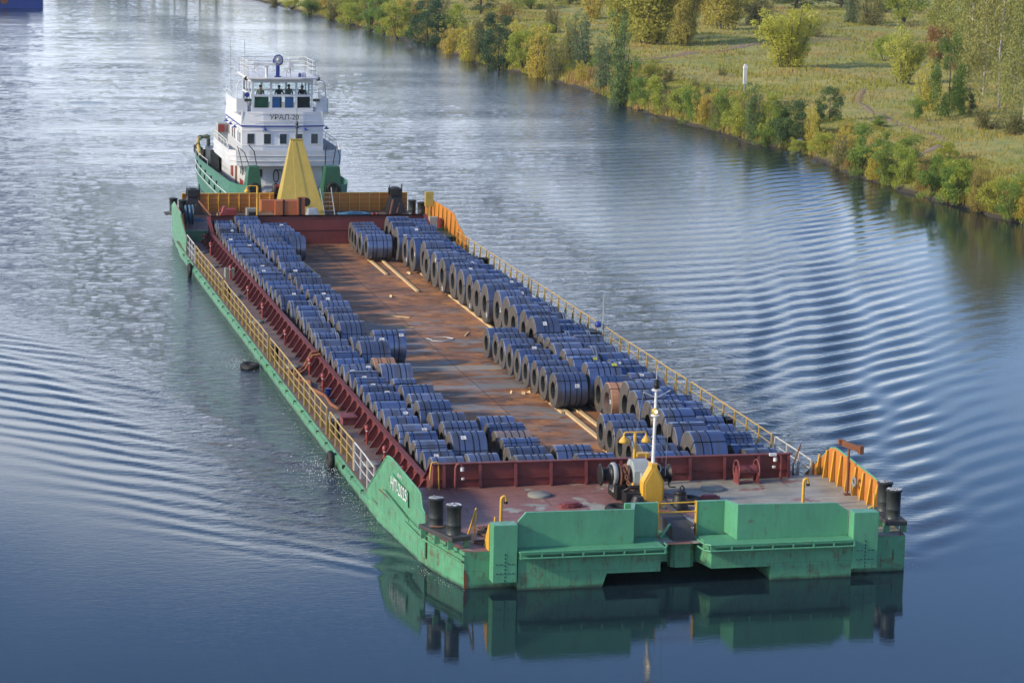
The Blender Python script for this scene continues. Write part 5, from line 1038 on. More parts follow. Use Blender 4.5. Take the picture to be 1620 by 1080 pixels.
# right side: thin mast with blue lamp, dark box
q = MB(); q.cyl((7.45,28.9,-.6),(7.45,28.9,2.0),.028,7); r_ = bp(q, 'side_mast', M['grey']); q = MB(); q.lathe([(.02,.10),(.14,.06),(.17,-.06),(.12,-.16)], (7.2,28.9,.62), 14); q.build('blue_lamp', M['blue'], r_)
q = MB(); q.box((6.75,29.6,-.597),(7.4,30.6,.05)); q.box((6.7,29.5,.05),(7.45,30.7,.1)); bp(q, 'fuel_box', M['black'], .02)
q = MB(); q.lathe([(.22,-.597),(.22,0),(.25,.02),(.02,.04)], (7.15,54.1,0), 14); bp(q, 'black_drum', M['black'])
# registration number
def text_mesh(name, s, size, mat, mw, parent, ext=.004, sx=1.0):
    cu_ = bpy.data.curves.new(name, 'FONT'); cu_.body = s; cu_.size = size; cu_.extrude = ext; cu_.align_x = 'CENTER'; cu_.align_y = 'CENTER'
    tmp = bpy.data.objects.new('tmp', cu_); COL.objects.link(tmp); dg = bpy.context.evaluated_depsgraph_get(); me = bpy.data.meshes.new_from_object(tmp.evaluated_get(dg)); bpy.data.objects.remove(tmp)
    me.materials.clear(); me.materials.append(mat); o = bpy.data.objects.new(name, me); COL.objects.link(o); o.parent = parent; o.matrix_local = mw; return o
def on_left(y, z, off=.012, sc=(1,1,1)):
    # local x runs towards the bow (-y), local y up, facing -x
    a = math.atan2(.4, 6.1); xa = Vector((math.sin(a), -math.cos(a), 0)); ya = Vector((0,0,1)); za = xa.cross(ya)
    mw = Matrix.Identity(4); p = Vector((XL(y)-.045-off, y, z+BZ))
    for i in range(3): mw[i][0] = xa[i]*sc[0]; mw[i][1] = ya[i]*sc[1]; mw[i][2] = za[i]; mw[i][3] = p[i]
    return mw
q = MB(); q.extr([(XL(y)-.043,y,z) for y, z in ((-1.75,.50),(-1.75,1.02),(-3.95,.84),(-3.95,.32))], (-.012,0,0)); bp(q, 'name_board', M['green2'])
text_mesh('registration_number', 'НП-2025', .62, M['white2'], on_left(-2.85,.68,.035,(.92,.95,1)), barge, .006)
text_mesh('small_lettering', 'ВОЛГА', .20, M['paper'], on_left(-2.9,1.14,.014,(.9,.8,1)), barge)
q = MB(); q.extr([(XL(y)-.045,y,z) for y, z in ((-.7,.20),(-.75,.24),(-4.2,-.02),(-4.2,-.10))], (-.05,0,0)); bp(q, 'rubbing_bar', M['green'])
q = MB(); q.box((7.1,-8.652,-.80),(7.13,-8.634,-.45)); bp(q, 'rust_streak', M['rust'])
q = MB(); q.extr([(-7.26,-8.636,-.62),(-7.22,-8.636,-.55),(-7.18,-8.636,-.70),(-7.13,-8.636,-.74),(-7.10,-8.636,-.95),(-7.14,-8.636,-1.02),(-7.11,-8.636,-1.2),(-7.25,-8.636,-1.2)], (0,-.006,0)); bp(q, 'rust_patch', M['rust'])
# ---- timber in the hold
HZ = -.85
def plank(x0, y0, x1, y1, w, hh, lab, grp='loose timbers in the hold', nm='timber_plank', z=HZ):
    d_ = Vector((x1-x0, y1-y0, 0)); L_ = d_.length; q = MB(); q.box((-w/2,0,.004),(w/2,L_,hh)); o = q.build(nm, M['wood'], None, .006)
    o.location = (x0, y0, z); o.rotation_euler = (0,0,math.atan2(-d_.x, d_.y)); tag(o, lab, 'timber', grp)
plank(1.88,53.8,1.93,60.6,.15,.10,'pale plank lying left of the front coil of the small rear group'); plank(2.44,47.8,2.62,60.6,.15,.10,'longest pale plank running forward from the small rear coil group')
plank(2.42,9.3,2.42,17.9,.17,.10,'left of two parallel pale planks leading to the front right coils'); plank(3.02,9.3,2.98,17.9,.15,.10,'right of two parallel pale planks leading to the front right coils')
plank(-1.95,53.0,-2.05,58.6,.13,.10,'thin pale plank beside the inner left coil row, far end')
plank(-.8,40.7,.45,39.8,.10,.06,'thin plank lying crosswise in the middle of the hold'); plank(-.87,37.3,.1,37.0,.09,.05,'short thin batten lying crosswise in the middle of the hold')
plank(2.1,34.4,2.5,35.4,.08,.05,'short broken batten near the middle group of nine coils')
for k, (x, y, a) in enumerate(((3.3,54.1,.5),(3.25,54.5,1.9),(.8,46.4,.7),(1.2,20.4,.2),(1.6,20.2,1.2),(1.95,20.5,2.0))):
    q = MB(); q.extr([(-.14,-.08,.002),(.14,-.08,.002),(-.10,-.08,.13)], (0,.16,0)); o = q.build('timber_wedge', M['wood']); o.location = (x, y, HZ); o.rotation_euler = (0,0,a)
    tag(o, ['loose wedge by the big coils near the rear, front one','loose wedge by the big coils near the rear, back one','lone wedge in the middle of the rear floor','left wedge of three in front of the nine coil group','middle wedge of three in front of the nine coil group','right wedge of three in front of the nine coil group'][k], 'wedge', 'loose wedges in the hold')
heap('strap_scrap', (.75,33.6,HZ), 16, .75, .7, M['paper'], .018, 'curled scrap of white strapping on the hold floor', 'strap', .06)
heap('wire_scrap', (-1.75,33.9,HZ), 50, .45, .6, M['conc'], .015, 'tangle of grey wire beside the inner left coil row', 'wire', .35)
q = MB(); q.tube([(7.03,1.0,-.5),(7.0,1.0,.2),(7.25,1.0,.95)], .03, 6); bp(q, 'bent_pipe', M['rust'])
# ------------------------------------------------------------------ steel coils
def coil_body(inner, mats, tele=0.0):
    q = MB(); n = 44; c_ = .985
    prof_out = [(inner,-.5),(c_-.02,-.5+tele),(1.0,-.488+tele*.5),(1.0,.488),(c_-.02,.5),(inner,.5)]
    def ring(r, hx): return [(hx, r*math.sin(2*math.pi*k/n), r*math.cos(2*math.pi*k/n)) for k in range(n)]
    def band(a, b_, mi, sm):
        q.cur = mi; vs_ = ring(*a)+ring(*b_); q.add(vs_, [(k,(k+1)%n,n+(k+1)%n,n+k) for k in range(n)], sm)
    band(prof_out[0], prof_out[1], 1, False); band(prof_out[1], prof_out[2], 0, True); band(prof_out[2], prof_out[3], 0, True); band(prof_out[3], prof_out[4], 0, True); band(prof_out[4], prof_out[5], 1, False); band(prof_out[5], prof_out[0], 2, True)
    return q.mesh('steel_coil', mats)
CM = {}
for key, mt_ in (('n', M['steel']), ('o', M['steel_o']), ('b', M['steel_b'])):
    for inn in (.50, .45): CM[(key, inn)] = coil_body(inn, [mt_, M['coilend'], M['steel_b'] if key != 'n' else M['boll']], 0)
def strap_mesh():
    q = MB(); n = 44
    vs_ = [(x, 1.007*math.sin(2*math.pi*k/n), 1.007*math.cos(2*math.pi*k/n)) for x in (-.014, .014) for k in range(n)]; q.add(vs_, [(k,(k+1)%n,n+(k+1)%n,n+k) for k in range(n)], True)
    q.box((-.03,-.03,1.006), (.03,.03,1.02)); return q.mesh('strap', M['strap'])
def eye_mesh(inn):
    q = MB(); w = .018; q.box((-.505,-w,1.0), (.505,w,1.010)); q.box((-.510,-w,inn), (-.505,w,1.01)); q.box((.505,-w,inn), (.510,w,1.01)); return q.mesh('eye_strap', M['strap'])
def guard_mesh():
    q = MB(); n = 44
    for r0, r1, x0, x1 in ((1.012,1.012,-.02,.02),(.93,1.012,-.02,-.02)):
        vs_ = [(x, r*math.sin(2*math.pi*k/n), r*math.cos(2*math.pi*k/n)) for x, r in ((x0,r0),(x1,r1)) for k in range(n)]; q.add(vs_, [(k,(k+1)%n,n+(k+1)%n,n+k) for k in range(n)], True)
    return q.mesh('edge_guard', M['silver'])
SMESH = strap_mesh(); EMESH = {.50: eye_mesh(.50), .45: eye_mesh(.45)}; GMESH = guard_mesh()
def tagmesh(nm, m_):
    q = MB(); vs_ = []
    for j in range(4):
        t = -.11+.22*j/3
        for x in (-.075, .075): vs_.append((x, 1.010*math.sin(t), 1.010*math.cos(t)))
    q.add(vs_, [(2*j, 2*j+1, 2*j+3, 2*j+2) for j in range(3)]); q.cur = 1
    for k in range(3):
        t = -.06+.05*k; q.add([(x, 1.0115*math.sin(t+a), 1.0115*math.cos(t+a)) for x, a in ((-.05,0),(.04-.02*k,0),(.04-.02*k,.018),(-.05,.018))], [(0,1,2,3)])
    return q.mesh(nm, [m_, M['strap']])
TMESH = tagmesh('paper_tag', M['paper']); YMESH = tagmesh('paper_tag', M['ypaper'])
fm = MB(); fm.box((-.508,-.10,.62), (-.503,.10,.84)); fm.cur = 1; fm.box((-.5095,-.06,.67), (-.508,.05,.71)); fm.box((-.5095,-.06,.75), (-.508,.07,.78)); FMESH = fm.mesh('face_tag', [M['paper'], M['strap']])
def child(nm, me, par, loc=(0,0,0), rx=0, label=None):
    o = bpy.data.objects.new(nm, me); COL.objects.link(o); o.parent = par; o.location = loc; o.rotation_euler = (rx,0,0)
    return o
ROWN = {'LO': ('outermost left row', 'steel coils in the outermost left row'), 'LI': ('second row from the left', 'steel coils in the second row from the left'),
        'LX': ('short far left row', 'steel coils in the far left corner'), 'LD': ('', 'lone coil'), 'LF': ('short front left row', 'steel coils in the short third row at the front left'),
        'LG': ('pair behind the front wall', 'pair of steel coils behind the front wall'), 'RL': ('short row at the rear wall', 'steel coils in the short rear row'),
        'RI': ('right inner row', 'large steel coils in the inner right row'), 'RO': ('outermost right row', 'steel coils in the outermost right row'),
        'RM': ('group of nine at mid hold', 'group of nine steel coils at mid hold'), 'RF': ('row behind the white mast', 'steel coils behind the white light mast')}
rc = random.Random(3)
ri_right = 4.98
for key, rows in COILS.items():
    n = len(rows)
    for i, (x0, x1, y, d_, fl) in enumerate(rows):
        if key == 'RO': x1 = min(x1, 6.42); x0 = max(5.04, x1-1.22)
        if key == 'LO': x0 = max(x0, -6.43); x1 = min(x1, -5.03)
        if key == 'LI': x0 = max(x0, -4.99); x1 = min(x1, -3.46)
        if key == 'RI': x0 = max(x0, 3.32); x1 = min(x1, 5.01); 
        if key == 'RI' and x1-x0 < 1.1: x1 = x0+1.2
        L_ = x1-x0; r_ = d_/2; inn = .45 if d_ > 1.7 else .50; mk = 'o' if fl == 'o' else 'b' if fl == 'r' and rc.random() < .12 else 'n'
        o = bpy.data.objects.new('steel_coil', CM[(mk, inn)]); COL.objects.link(o)
        o.location = ((x0+x1)/2+rc.uniform(-.01,.01), y, -.85+.105+r_); o.scale = (L_, r_, r_); o.rotation_euler = (0, 0, rc.uniform(-.012, .012))
        if key in ('LO',): st_ = rc.choice([(-.36,.24),(-.34,.26),(-.22,.06,.30),(-.28,-.02,.12,.32)])
        elif key in ('RO',): st_ = rc.choice([(-.1,.30),(-.2,.0,.32),(-.25,-.05,.2,.34)])
        elif key == 'RI': st_ = rc.choice([(-.15,.02,.20),(-.2,.05),(-.22,-.02,.16,.30),(-.26,.02)])
        else: st_ = rc.choice([(-.27,-.13,.15,.29),(-.25,-.08,.12,.28),(-.3,-.16,.12,.27)])
        for sx in st_: child('strap', SMESH, o, (sx+rc.uniform(-.02,.02), 0, 0))
        for k in range(1 if rc.random() < .75 else 2):
            child('eye_strap', EMESH[inn], o, (0,0,0), rc.uniform(.15, 1.5))
        if fl == 's':
            for sx in (-.47, .47, -.36, .38): child('edge_guard', GMESH, o, (sx,0,0))
        if fl in ('l',) or (fl == '' and rc.random() < .08):
            child('paper_tag', TMESH, o, (rc.uniform(-.3,.3),0,0), rc.uniform(.35,.9) if n > 1 and key in ('LO','LI','RO') else rc.uniform(.5,1.3))
            if rc.random() < .2: child('paper_tag', TMESH, o, (.36,0,0), rc.uniform(.3,1.4))
        if fl == 'y': child('paper_tag', YMESH, o, (.32,0,0), .35)
        if fl == 'f' or (key in ('RM','RI') and rc.random() < .12): child('face_tag', FMESH, o, (0,0,0), rc.choice([.6, 1.4, 2.3, 2.9]))
        k = n-i
        look = {'s': 'coil with pale edge strips', 'o': 'rusty orange steel coil', 'r': 'brown stained steel coil', 'y': 'blue coil with yellow tag'}.get(fl, 'large dark blue steel coil' if key == 'RI' else 'dark blue steel coil')
        if key == 'LD': lab = 'lone dark blue steel coil with a paper tag, jutting out right of the second row'
        elif n == 2: lab = look+', '+('front' if k == 1 else 'rear')+' one of the '+ROWN[key][0]
        else: lab = (look if key != 'RI' or fl else 'large blue coil')+', '+('frontmost' if k == 1 else 'rearmost' if k == n else ordw(k)+' from the bow')+' in the '+ROWN[key][0]
        tag(o, lab, 'steel coil', ROWN[key][1] if n > 1 else None)
# long dunnage timbers the coils rest on
for key, xs__, lab in (('LO',(-6.05,-5.4),'outermost left coil row'),('LI',(-4.7,-3.95),'second left coil row'),('LX',(-3.05,-2.35),'far left short coil row'),('LF',(-2.7,-2.0),'front left short coil row'),('LG',(-.9,-.2),'pair of coils at the front wall'),
                     ('RL',(2.0,2.75),'short rear coil row'),('RI',(3.85,4.6),'row of large coils'),('RO',(5.3,6.2),'outermost right coil row'),('RM',(2.22,2.95),'group of nine coils'),('RF',(2.1,2.9),'coils behind the light mast'),('LD',(-3.4,-2.6),'lone coil beside the second row')):
    ya = min(c[2] for c in COILS[key])-.8; yb = max(c[2] for c in COILS[key])+.7
    if key == 'RF': ya, yb = 1.0, 9.25
    if key == 'RL': ya = 60.7
    for k, x in enumerate(xs__):
        plank(x, ya, x+.03, yb, .13, .10, ('left' if k == 0 else 'right')+' dunnage timber under the '+lab, 'dunnage timbers under the coils', 'dunnage_timber')
# ------------------------------------------------------------------ the pusher tug
TX, TY, TZ = .15, 88.0, WZ
tug = empty('pusher_tug', (TX, TY, TZ)); tag(tug, 'white and green pusher tug with a tall wheelhouse, coupled to the barge stern', 'tugboat')
def tp(mb, name, mats, bev=0.0, label=None, parent=None):
    o = mb.build(name, mats, parent or tug, bev, label)
    if parent is None: o.location = (0, -TY, -TZ)
    return o
# hull: lofted stations (y, half width top, half width waterline, sheer height)
ST = [(76.3,2.9,2.6,1.45),(77.2,3.5,3.1,1.45),(79,3.85,3.5,1.45),(84,3.95,3.6,1.40),(90,3.95,3.6,1.25),(96,3.85,3.55,1.08),(100,3.6,3.4,.98),(102.6,3.0,2.9,.95),(104.2,2.0,2.1,.95),(104.9,.8,1.0,.95)]
q = MB(); vs_ = []
for y, a, b_, z in ST: vs_ += [(-b_*.9,y,-2.6),(-b_,y,WZ),(-(a+b_)/2-.05,y,-.2),(-a,y,z),(-a+.07,y,z),(-a+.1,y,.35),(a-.1,y,.35),(a-.07,y,z),(a,y,z),((a+b_)/2+.05,y,-.2),(b_,y,WZ),(b_*.9,y,-2.6)]
n = 12; fs = [(i*n+j,(i+1)*n+j,(i+1)*n+(j+1)%n,i*n+(j+1)%n) for i in range(len(ST)-1) for j in range(n)]; q.add(vs_, fs+[tuple(range(n))[::-1], tuple(range((len(ST)-1)*n, len(ST)*n))]); tp(q, 'hull', M['tgreen'])
q = MB(); vs_ = []
for y, a, b_, z in ST: vs_ += [(-a+.11,y,.36),(a-.11,y,.36)]
q.add(vs_, [(2*i,2*i+2,2*i+3,2*i+1) for i in range(len(ST)-1)]); tp(q, 'deck', M['side'])
for s_ in (-1, 1):
    q = MB()
    for zz, off in ((.52,.03),(-.05,.04)): q.tube([(s_*(a*(.75+.25*(zz+.2)/(z+.2))+b_*.25*(1-(zz+.2)/(z+.2))+off), y, zz+.06*(z-1)) for y, a, b_, z in ST], .028, 5)
    tp(q, 'rubbing_strake', M['white2'])
    q = MB()
    q.tube([(s_*(a-.05), y, z+.32) for y, a, b_, z in ST[4:]], .022, 5)
    for y, a, b_, z in ST[4:]: q.tube([(s_*(a-.05), y, z),(s_*(a-.05), y, z+.32)], .018, 4)
    tp(q, 'hull_rail', M['white2'])
    q = MB()
    for y in (84.5, 87.5, 91, 94, 97): a = np.interp(y, [t[0] for t in ST], [t[1] for t in ST]); q.extr([(s_*(a-.02),y,.62),(s_*(a-.02),y+.42,.62),(s_*(a-.02),y+.42,.80),(s_*(a-.02),y,.80)], (s_*.05,0,0))
    for y in (80, 83, 86, 89, 92, 95, 98.5): a = np.interp(y, [t[0] for t in ST], [t[1] for t in ST]); q.extr([(s_*(a-.12),y,.05),(s_*(a-.12),y+.14,.05),(s_*(a-.12),y+.14,.36),(s_*(a-.12),y,.36)], (s_*.12,0,0))
    tp(q, 'freeing_ports', M['black'])
# pushing knees
for x0, x1, w in ((-2.92,-2.25,.28), (1.95,2.85,.25)):
    q = MB(); q.hexa([(x0-w,76.2,.0),(x1+w,76.2,.0),(x1+w,78.2,.0),(x0-w,78.2,.0)], [(x0,76.3,2.66),(x1,76.3,2.66),(x1,77.2,2.66),(x0,77.2,2.66)]); k_ = tp(q, 'pushing_knee', M['dgreen'], .03)
    q = MB(); q.box((x0-.02,76.05,1.0),(x1+.02,76.2,1.35)); q.torus(((x0+x1)/2,76.12,1.28), .30, .10, 'y', 18, 8); q.build('knee_fender', M['rubber'], k_)
for s_ in (-1, 1):
    q = MB(); q.tube([(s_*2.2,78,2.6),(s_*2.3,78.5,3.4),(s_*2.5,79.4,3.7)], .035, 6); q.tube([(s_*2.7,78,2.6),(s_*2.9,78.5,3.3),(s_*3.1,79.4,3.5)], .03, 6); q.tube([(s_*3.0,77.8,2.0),(s_*3.2,78.4,3.1),(s_*3.2,79.6,3.6)], .025, 6); tp(q, 'knee_rail', M['black'])
# deckhouse
def win(x, z, w, hh, y, par, gl='glass', fr='white2'):
    q = MB(); q.box((x-w/2-.05,y-.03,z-hh/2-.05),(x+w/2+.05,y+.02,z+hh/2+.05)); o = q.build('window', M[fr], par)
    q = MB(); q.box((x-w/2,y-.042,z-hh/2),(x+w/2,y-.031,z+hh/2)); q.build('pane', M[gl], o)
def winx(y, z, w, hh, x, par, s_=-1):
    q = MB(); q.box((min(x,x+s_*.03),y-w/2-.05,z-hh/2-.05),(max(x,x+s_*.03),y+w/2+.05,z+hh/2+.05)); o = q.build('window', M['white2'], par)
    q = MB(); q.box((min(x+s_*.031,x+s_*.042),y-w/2,z-hh/2),(max(x+s_*.031,x+s_*.042),y+w/2,z+hh/2)); q.build('pane', M['glass'], o)
q = MB(); q.prism([(-2.5,81.2),(-1.2,80.95),(1.2,80.95),(2.5,81.2),(2.5,97),(-2.5,97)], .36, 2.38); lh = tp(q, 'lower_deckhouse', M['white'])
for x in (-1.63,-.98,1.2): win(x, 1.72, .42, .52, 81.0, lh)
for y in (82.2,83.1,88.5,90.5,92.5): winx(y, 1.72, .42, .55, -2.5, lh); winx(y, 1.72, .42, .55, 2.5, lh, 1)
q = MB(); q.box((-2.54,85.2,.40),(-2.50,86.1,2.2)); q.build('door', M['rust'], lh)
q = MB(); q.box((-2.54,82.0,.75),(-2.505,83.6,1.1)); q.build('red_board', M['redp'], lh)
q = MB(); q.tube([(-.55+.17*math.cos(t), 80.88-.01*t, 1.55+.40*math.sin(t)) for t in [k*.35 for k in range(40)]], .03, 6); q.tube([(-.6,80.88,1.9),(-.2,80.86,1.95),(-.15,80.86,1.75)], .025, 6); q.build('hanging_hose', M['rubber'], lh)
q = MB(); q.box((-2.4,80.86,.9),(2.4,80.94,.93)); q.build('moulding', M['white2'], lh)
q = MB(); q.prism([(-3.62,80.6),(-3.2,80.1),(-2.4,79.9),(0,79.75),(2.4,79.9),(3.2,80.1),(3.62,80.6),(3.62,89.5),(-3.62,89.5)], 2.38, 2.46); tp(q, 'upper_deck', M['white'])
out_ = [(-3.62,88.6),(-3.62,80.6),(-3.2,80.1),(-2.4,79.9),(0,79.75),(2.4,79.9),(3.2,80.1),(3.62,80.6),(3.62,88.6)]
def wall_strip(poly, z0, z1, th, lean=0.0):
    q = MB()
    for i in range(len(poly)-1):
        a = Vector((*poly[i],0)); b_ = Vector((*poly[i+1],0)); d_ = (b_-a).normalized(); nn = Vector((d_.y,-d_.x,0)); 
        q.hexa([(*a.xy,z0),(*b_.xy,z0),(*(b_-nn*th).xy,z0),(*(a-nn*th).xy,z0)], [(*(a+nn*lean).xy,z1),(*(b_+nn*lean).xy,z1),(*(b_+nn*(lean-th)).xy,z1),(*(a+nn*(lean-th)).xy,z1)])
    return q
bw = tp(wall_strip(out_, 2.30, 3.30, .06, .05), 'upper_bulwark', M['white'])
q = MB()
for zz in (2.62, 2.95): q.tube([(x*1.012, y-.06 if abs(x) < 3.5 else y, zz) for x, y in out_], .022, 5)
q.build('bulwark_moulding', M['white2'], bw)
for s_ in (-1, 1):
    q = MB(); q.tube([(s_*3.6,81.0,3.34),(s_*3.6,82,3.75),(s_*3.6,88.6,3.80)], .024, 6); q.tube([(s_*3.6,82,3.55),(s_*3.6,88.6,3.58)], .018, 6)
    for y in (82,83.5,85,86.6,88.5): q.tube([(s_*3.6,y,3.3),(s_*3.6,y,3.78)], .02, 5)
    tp(q, 'upper_rail', M['white2'])
q = MB(); q.prism([(-2.65,81.75),(-1.3,81.5),(1.3,81.5),(2.65,81.75),(2.65,90),(-2.65,90)], 2.46, 4.70); mh = tp(q, 'middle_deckhouse', M['white'])
for x in (-2.09,-1.03,0,1.03,2.06): win(x, 3.88, .44, .64, 81.62 if abs(x) > 1.5 else 81.5, mh)
for y in (82.6,83.5,85.3,86.4,88.2): winx(y, 3.88, .42, .66, -2.65, mh); winx(y, 3.88, .42, .66, 2.65, mh, 1)
q = MB()
for zz in (3.45, 4.42): q.tube([(-2.67,88,zz),(-2.67,81.7,zz),(-1.3,81.46,zz),(1.3,81.46,zz),(2.67,81.7,zz),(2.67,88,zz)], .02, 5)
q.build('moulding', M['white2'], mh)
ring_ = [(-2.72,90),(-2.72,81.7),(-1.3,81.42),(1.3,81.42),(2.72,81.7),(2.72,90)]
tp(wall_strip(ring_, 4.66, 4.74, .08, .0), 'blue_band', M['blue'])
up = tp(wall_strip([(-2.70,90),(-2.70,81.7),(-1.3,81.44),(1.3,81.44),(2.70,81.7),(2.70,90)], 4.745, 5.62, .07, -.08), 'name_bulwark', M['white'])
q = MB(); q.tube([(-2.2,81.46,5.02),(-1.3,81.40,5.02),(1.3,81.40,5.02),(2.3,81.5,5.02)], .018, 5); q.tube([(-2.2,81.52,5.52),(-1.3,81.46,5.52),(1.3,81.46,5.52),(2.3,81.55,5.52)], .018, 5); q.build('bulwark_moulding', M['white2'], up)
q = MB(); q.prism([(-2.62,81.8),(2.62,81.8),(2.62,90),(-2.62,90)], 4.70, 5.50); tp(q, 'bridge_deck', M['white'])
# the name, stencilled
mw = Matrix.Identity(4)
for i, (a, b_, c_) in enumerate(((1,0,0),(0,0,-1),(0,1,0))): mw[i][0] = a; mw[i][1] = b_; mw[i][2] = c_
mw[0][3], mw[1][3], mw[2][3] = .05, 81.37, 5.28
text_mesh('ship_name', 'УРАЛ-20', .50, M['black'], mw, up, .004)
bpy.data.objects['ship_name'].scale = (.95, .92, 1)
# bridge wings
for s_ in (-1, 1):
    q = MB(); q.hexa([(s_*2.3,82.3,5.5),(s_*3.05,82.4,5.5),(s_*3.05,86.5,5.5),(s_*2.3,86.5,5.5)], [(s_*2.3,82.1,5.56),(s_*3.1,82.2,5.56),(s_*3.1,86.5,5.56),(s_*2.3,86.5,5.56)]); w_ = tp(q, 'bridge_wing', M['white'], .02)
    q2 = wall_strip([(s_*3.1,86.5),(s_*3.1,82.5),(s_*2.95,82.2),(s_*2.25,82.15)][::s_*-1], 5.50, 6.42, .06 , .0); q2.build('wing_bulwark', M['white'], w_)
    q = MB(); q.tube([(s_*2.9,82.5,6.42),(s_*2.9,82.5,7.2),(s_*2.75,82.5,7.55),(s_*2.3,82.5,7.65)], .03, 6); q.tube([(s_*3.1,83.5,6.45),(s_*3.1,83.5,6.75),(s_*3.1,86.5,6.75)], .02, 5); q.tube([(s_*3.1,86.5,6.42),(s_*3.1,86.5,6.75)], .02, 5); q.build('wing_rail', M['white2'], w_)
    q = MB(); q.box((s_*2.02-.0 if s_ > 0 else -2.45,82.0,6.25),(s_*2.02+.43 if s_ > 0 else -2.02,82.14,6.42)); q.build('floodlight', M['boll'], w_)
# wheelhouse: frame of bars round real openings
wh = MB(); XA, XB, YA, YB = -2.0, 2.0, 82.0, 86.6
for z0, z1 in ((5.50,5.84),(6.56,6.70),(7.46,7.70)):
    wh.box((XA,YA,z0),(XB,YA+.08,z1)); wh.box((XA,YB-.08,z0),(XB,YB,z1)); wh.box((XA,YA+.081,z0),(XA+.08,YB-.081,z1)); wh.box((XB-.08,YA+.081,z0),(XB,YB-.081,z1))
for x0, x1 in ((-2.0,-1.84),(-.80,-.66),(.84,.98),(1.92,2.0)):
    for z0, z1 in ((5.84,6.56),(6.70,7.46)):
        wh.box((x0,YA+.001,z0),(x1,YA+.079,z1)); wh.box((x0,YB-.079,z0),(x1,YB-.001,z1))
for y0 in (82.081,83.5,84.9,86.40):
    for xx in (-2.0,1.92):
        for z0, z1 in ((5.84,6.56),(6.70,7.46)): wh.box((xx+.001,y0,z0),(xx+.079,y0+.12,z1))
whn = tp(wh, 'wheelhouse', M['white'])
for x0, x1 in ((-1.84,-.80),(-.66,.84),(.98,1.92)):
    for z0, z1 in ((5.84,6.56),(6.70,7.46)):
        q = MB(); q.box((x0,YA+.03,z0),(x1,YA+.04,z1)); q.build('window_pane', M['clear'], whn)
for x0, x1, c_ in ((-.60,-.10,'pblue'),(.25,.78,'pblue'),(-1.75,-.85,'dgreen'),(1.05,1.85,'cloth')):
    q = MB(); q.box((x0,YA+.30,5.55),(x1,YA+.55,6.60)); q.build('console', M[c_], whn)
q = MB(); q.box((-.62,YA+.28,6.60),(.80,YA+.8,6.66)); q.build('console_top', M['pblue'], whn)
q = MB(); q.prism([(-2.32,81.75),(-1.2,81.55),(1.2,81.55),(2.32,81.75),(2.28,87.0),(-2.28,87.0)], 7.70, 7.82); rf = tp(q, 'wheelhouse_roof', M['white2'], .02)
for s_ in (-1, 1):
    q = MB(); q.lathe([(.12,-.08),(.14,0),(.12,.14)], (s_*2.34,82.1,7.72), 12, 'y'); q.build('signal_lamp', M['black'], rf)
q = MB(); PR = [(-1.6,81.9),(-2.2,82.3),(-2.2,86.8),(2.2,86.8),(2.2,82.4),(1.7,81.9)]
for z in (8.25, 8.52, 8.80): q.tube([(x, y, z+.0) for x, y in PR], .022, 5)
for (xa, ya), (xb, yb) in zip(PR[:-1], PR[1:]):
    k_ = max(1, int(math.hypot(xb-xa, yb-ya)/.9))
    for k in range(k_+1): x = xa+(xb-xa)*k/k_; y = ya+(yb-ya)*k/k_; q.tube([(x,y,7.82),(x,y,8.80)], .02, 5)
q.build('roof_rail', M['white2'], rf)
q = MB(); q.cyl((-.28,82.2,7.82),(-.28,82.2,8.55),.13,12); q.cyl((-.28,82.2,7.82),(-.28,82.2,7.88),.22,12); sl = q.build('searchlight_post', M['blue'], rf)
q = MB(); q.lathe([(.30,0),(.33,.03),(.30,.30),(.16,.38),(.01,.40)], (-.28,81.95,8.95), 22, 'y'); q.tube([(-.60,82.15,8.95),(-.56,82.15,8.66),(-.28,82.15,8.55),(0,82.15,8.66),(.04,82.15,8.95)], .03, 6); q.build('searchlight', M['blue'], rf)
q = MB(); q.lathe([(.26,-.012),(.26,0)], (-.28,81.95,8.95), 22, 'y'); q.build('searchlight_glass', M['silver'], rf)
q = MB(); q.lathe([(.02,-.03),(.12,-.02),(.12,0)], (-.28,81.935,8.95), 14, 'y'); q.build('searchlight_reflector', M['white2'], rf)
q = MB(); q.cyl((-1.05,81.9,7.82),(-1.05,81.9,8.52),.10,10); q.box((-1.22,81.75,8.50),(-.88,82.05,8.62)); q.box((-1.75,81.84,8.62),(-.45,81.98,8.74)); q.build('radar_scanner', M['white2'], rf)
for x in (-1.55,.75):
    q = MB(); q.box((x-.14,83.2,8.35),(x+.14,83.25,8.72)); q.box((x-.14,83.2,8.1),(x-.08,83.25,8.35)); q.box((x+.08,83.2,8.1),(x+.14,83.25,8.35)); q.build('radar_reflector', M['paper'], rf)
q = MB(); q.lathe([(.09,7.82),(.10,8.0),(.05,8.1)], (1.15,82.2,0), 10); q.build('blue_beacon', M['blue'], rf)
q = MB(); q.lathe([(.14,7.82),(.17,7.95),(.14,8.07),(.02,8.10)], (1.45,82.4,0), 12); q.build('antenna_dome', M['white2'], rf)
q = MB(); q.tube([(.35,82.6,7.82),(.35,82.6,8.3),(.5,82.6,8.45),(.62,82.6,8.3),(.62,82.6,7.82)], .02, 5); q.torus((.48,82.55,8.2), .12, .02, 'y', 14, 6); q.build('roof_fitting', M['grey'], rf)
q = MB(); q.cyl((-2.25,83.5,7.8),(-2.27,83.5,10.1),.018,5); q.cyl((2.35,84,7.8),(2.35,84,9.0),.014,5); q.cyl((-3.05,84,5.5),(-3.15,84,10.3),.016,5); tp(q, 'whip_antennas', M['grey'])
for x, y, z in ((-2.28,82.0,6.68),):
    q = MB(); q.lathe([(.16,0),(.17,.05),(.15,.18),(.06,.26)], (x,y,z), 16, 'y'); q.cyl((x,y+.1,z-.35),(x,y+.1,z-.15),.03,6); tp(q, 'small_searchlight', M['blue'])
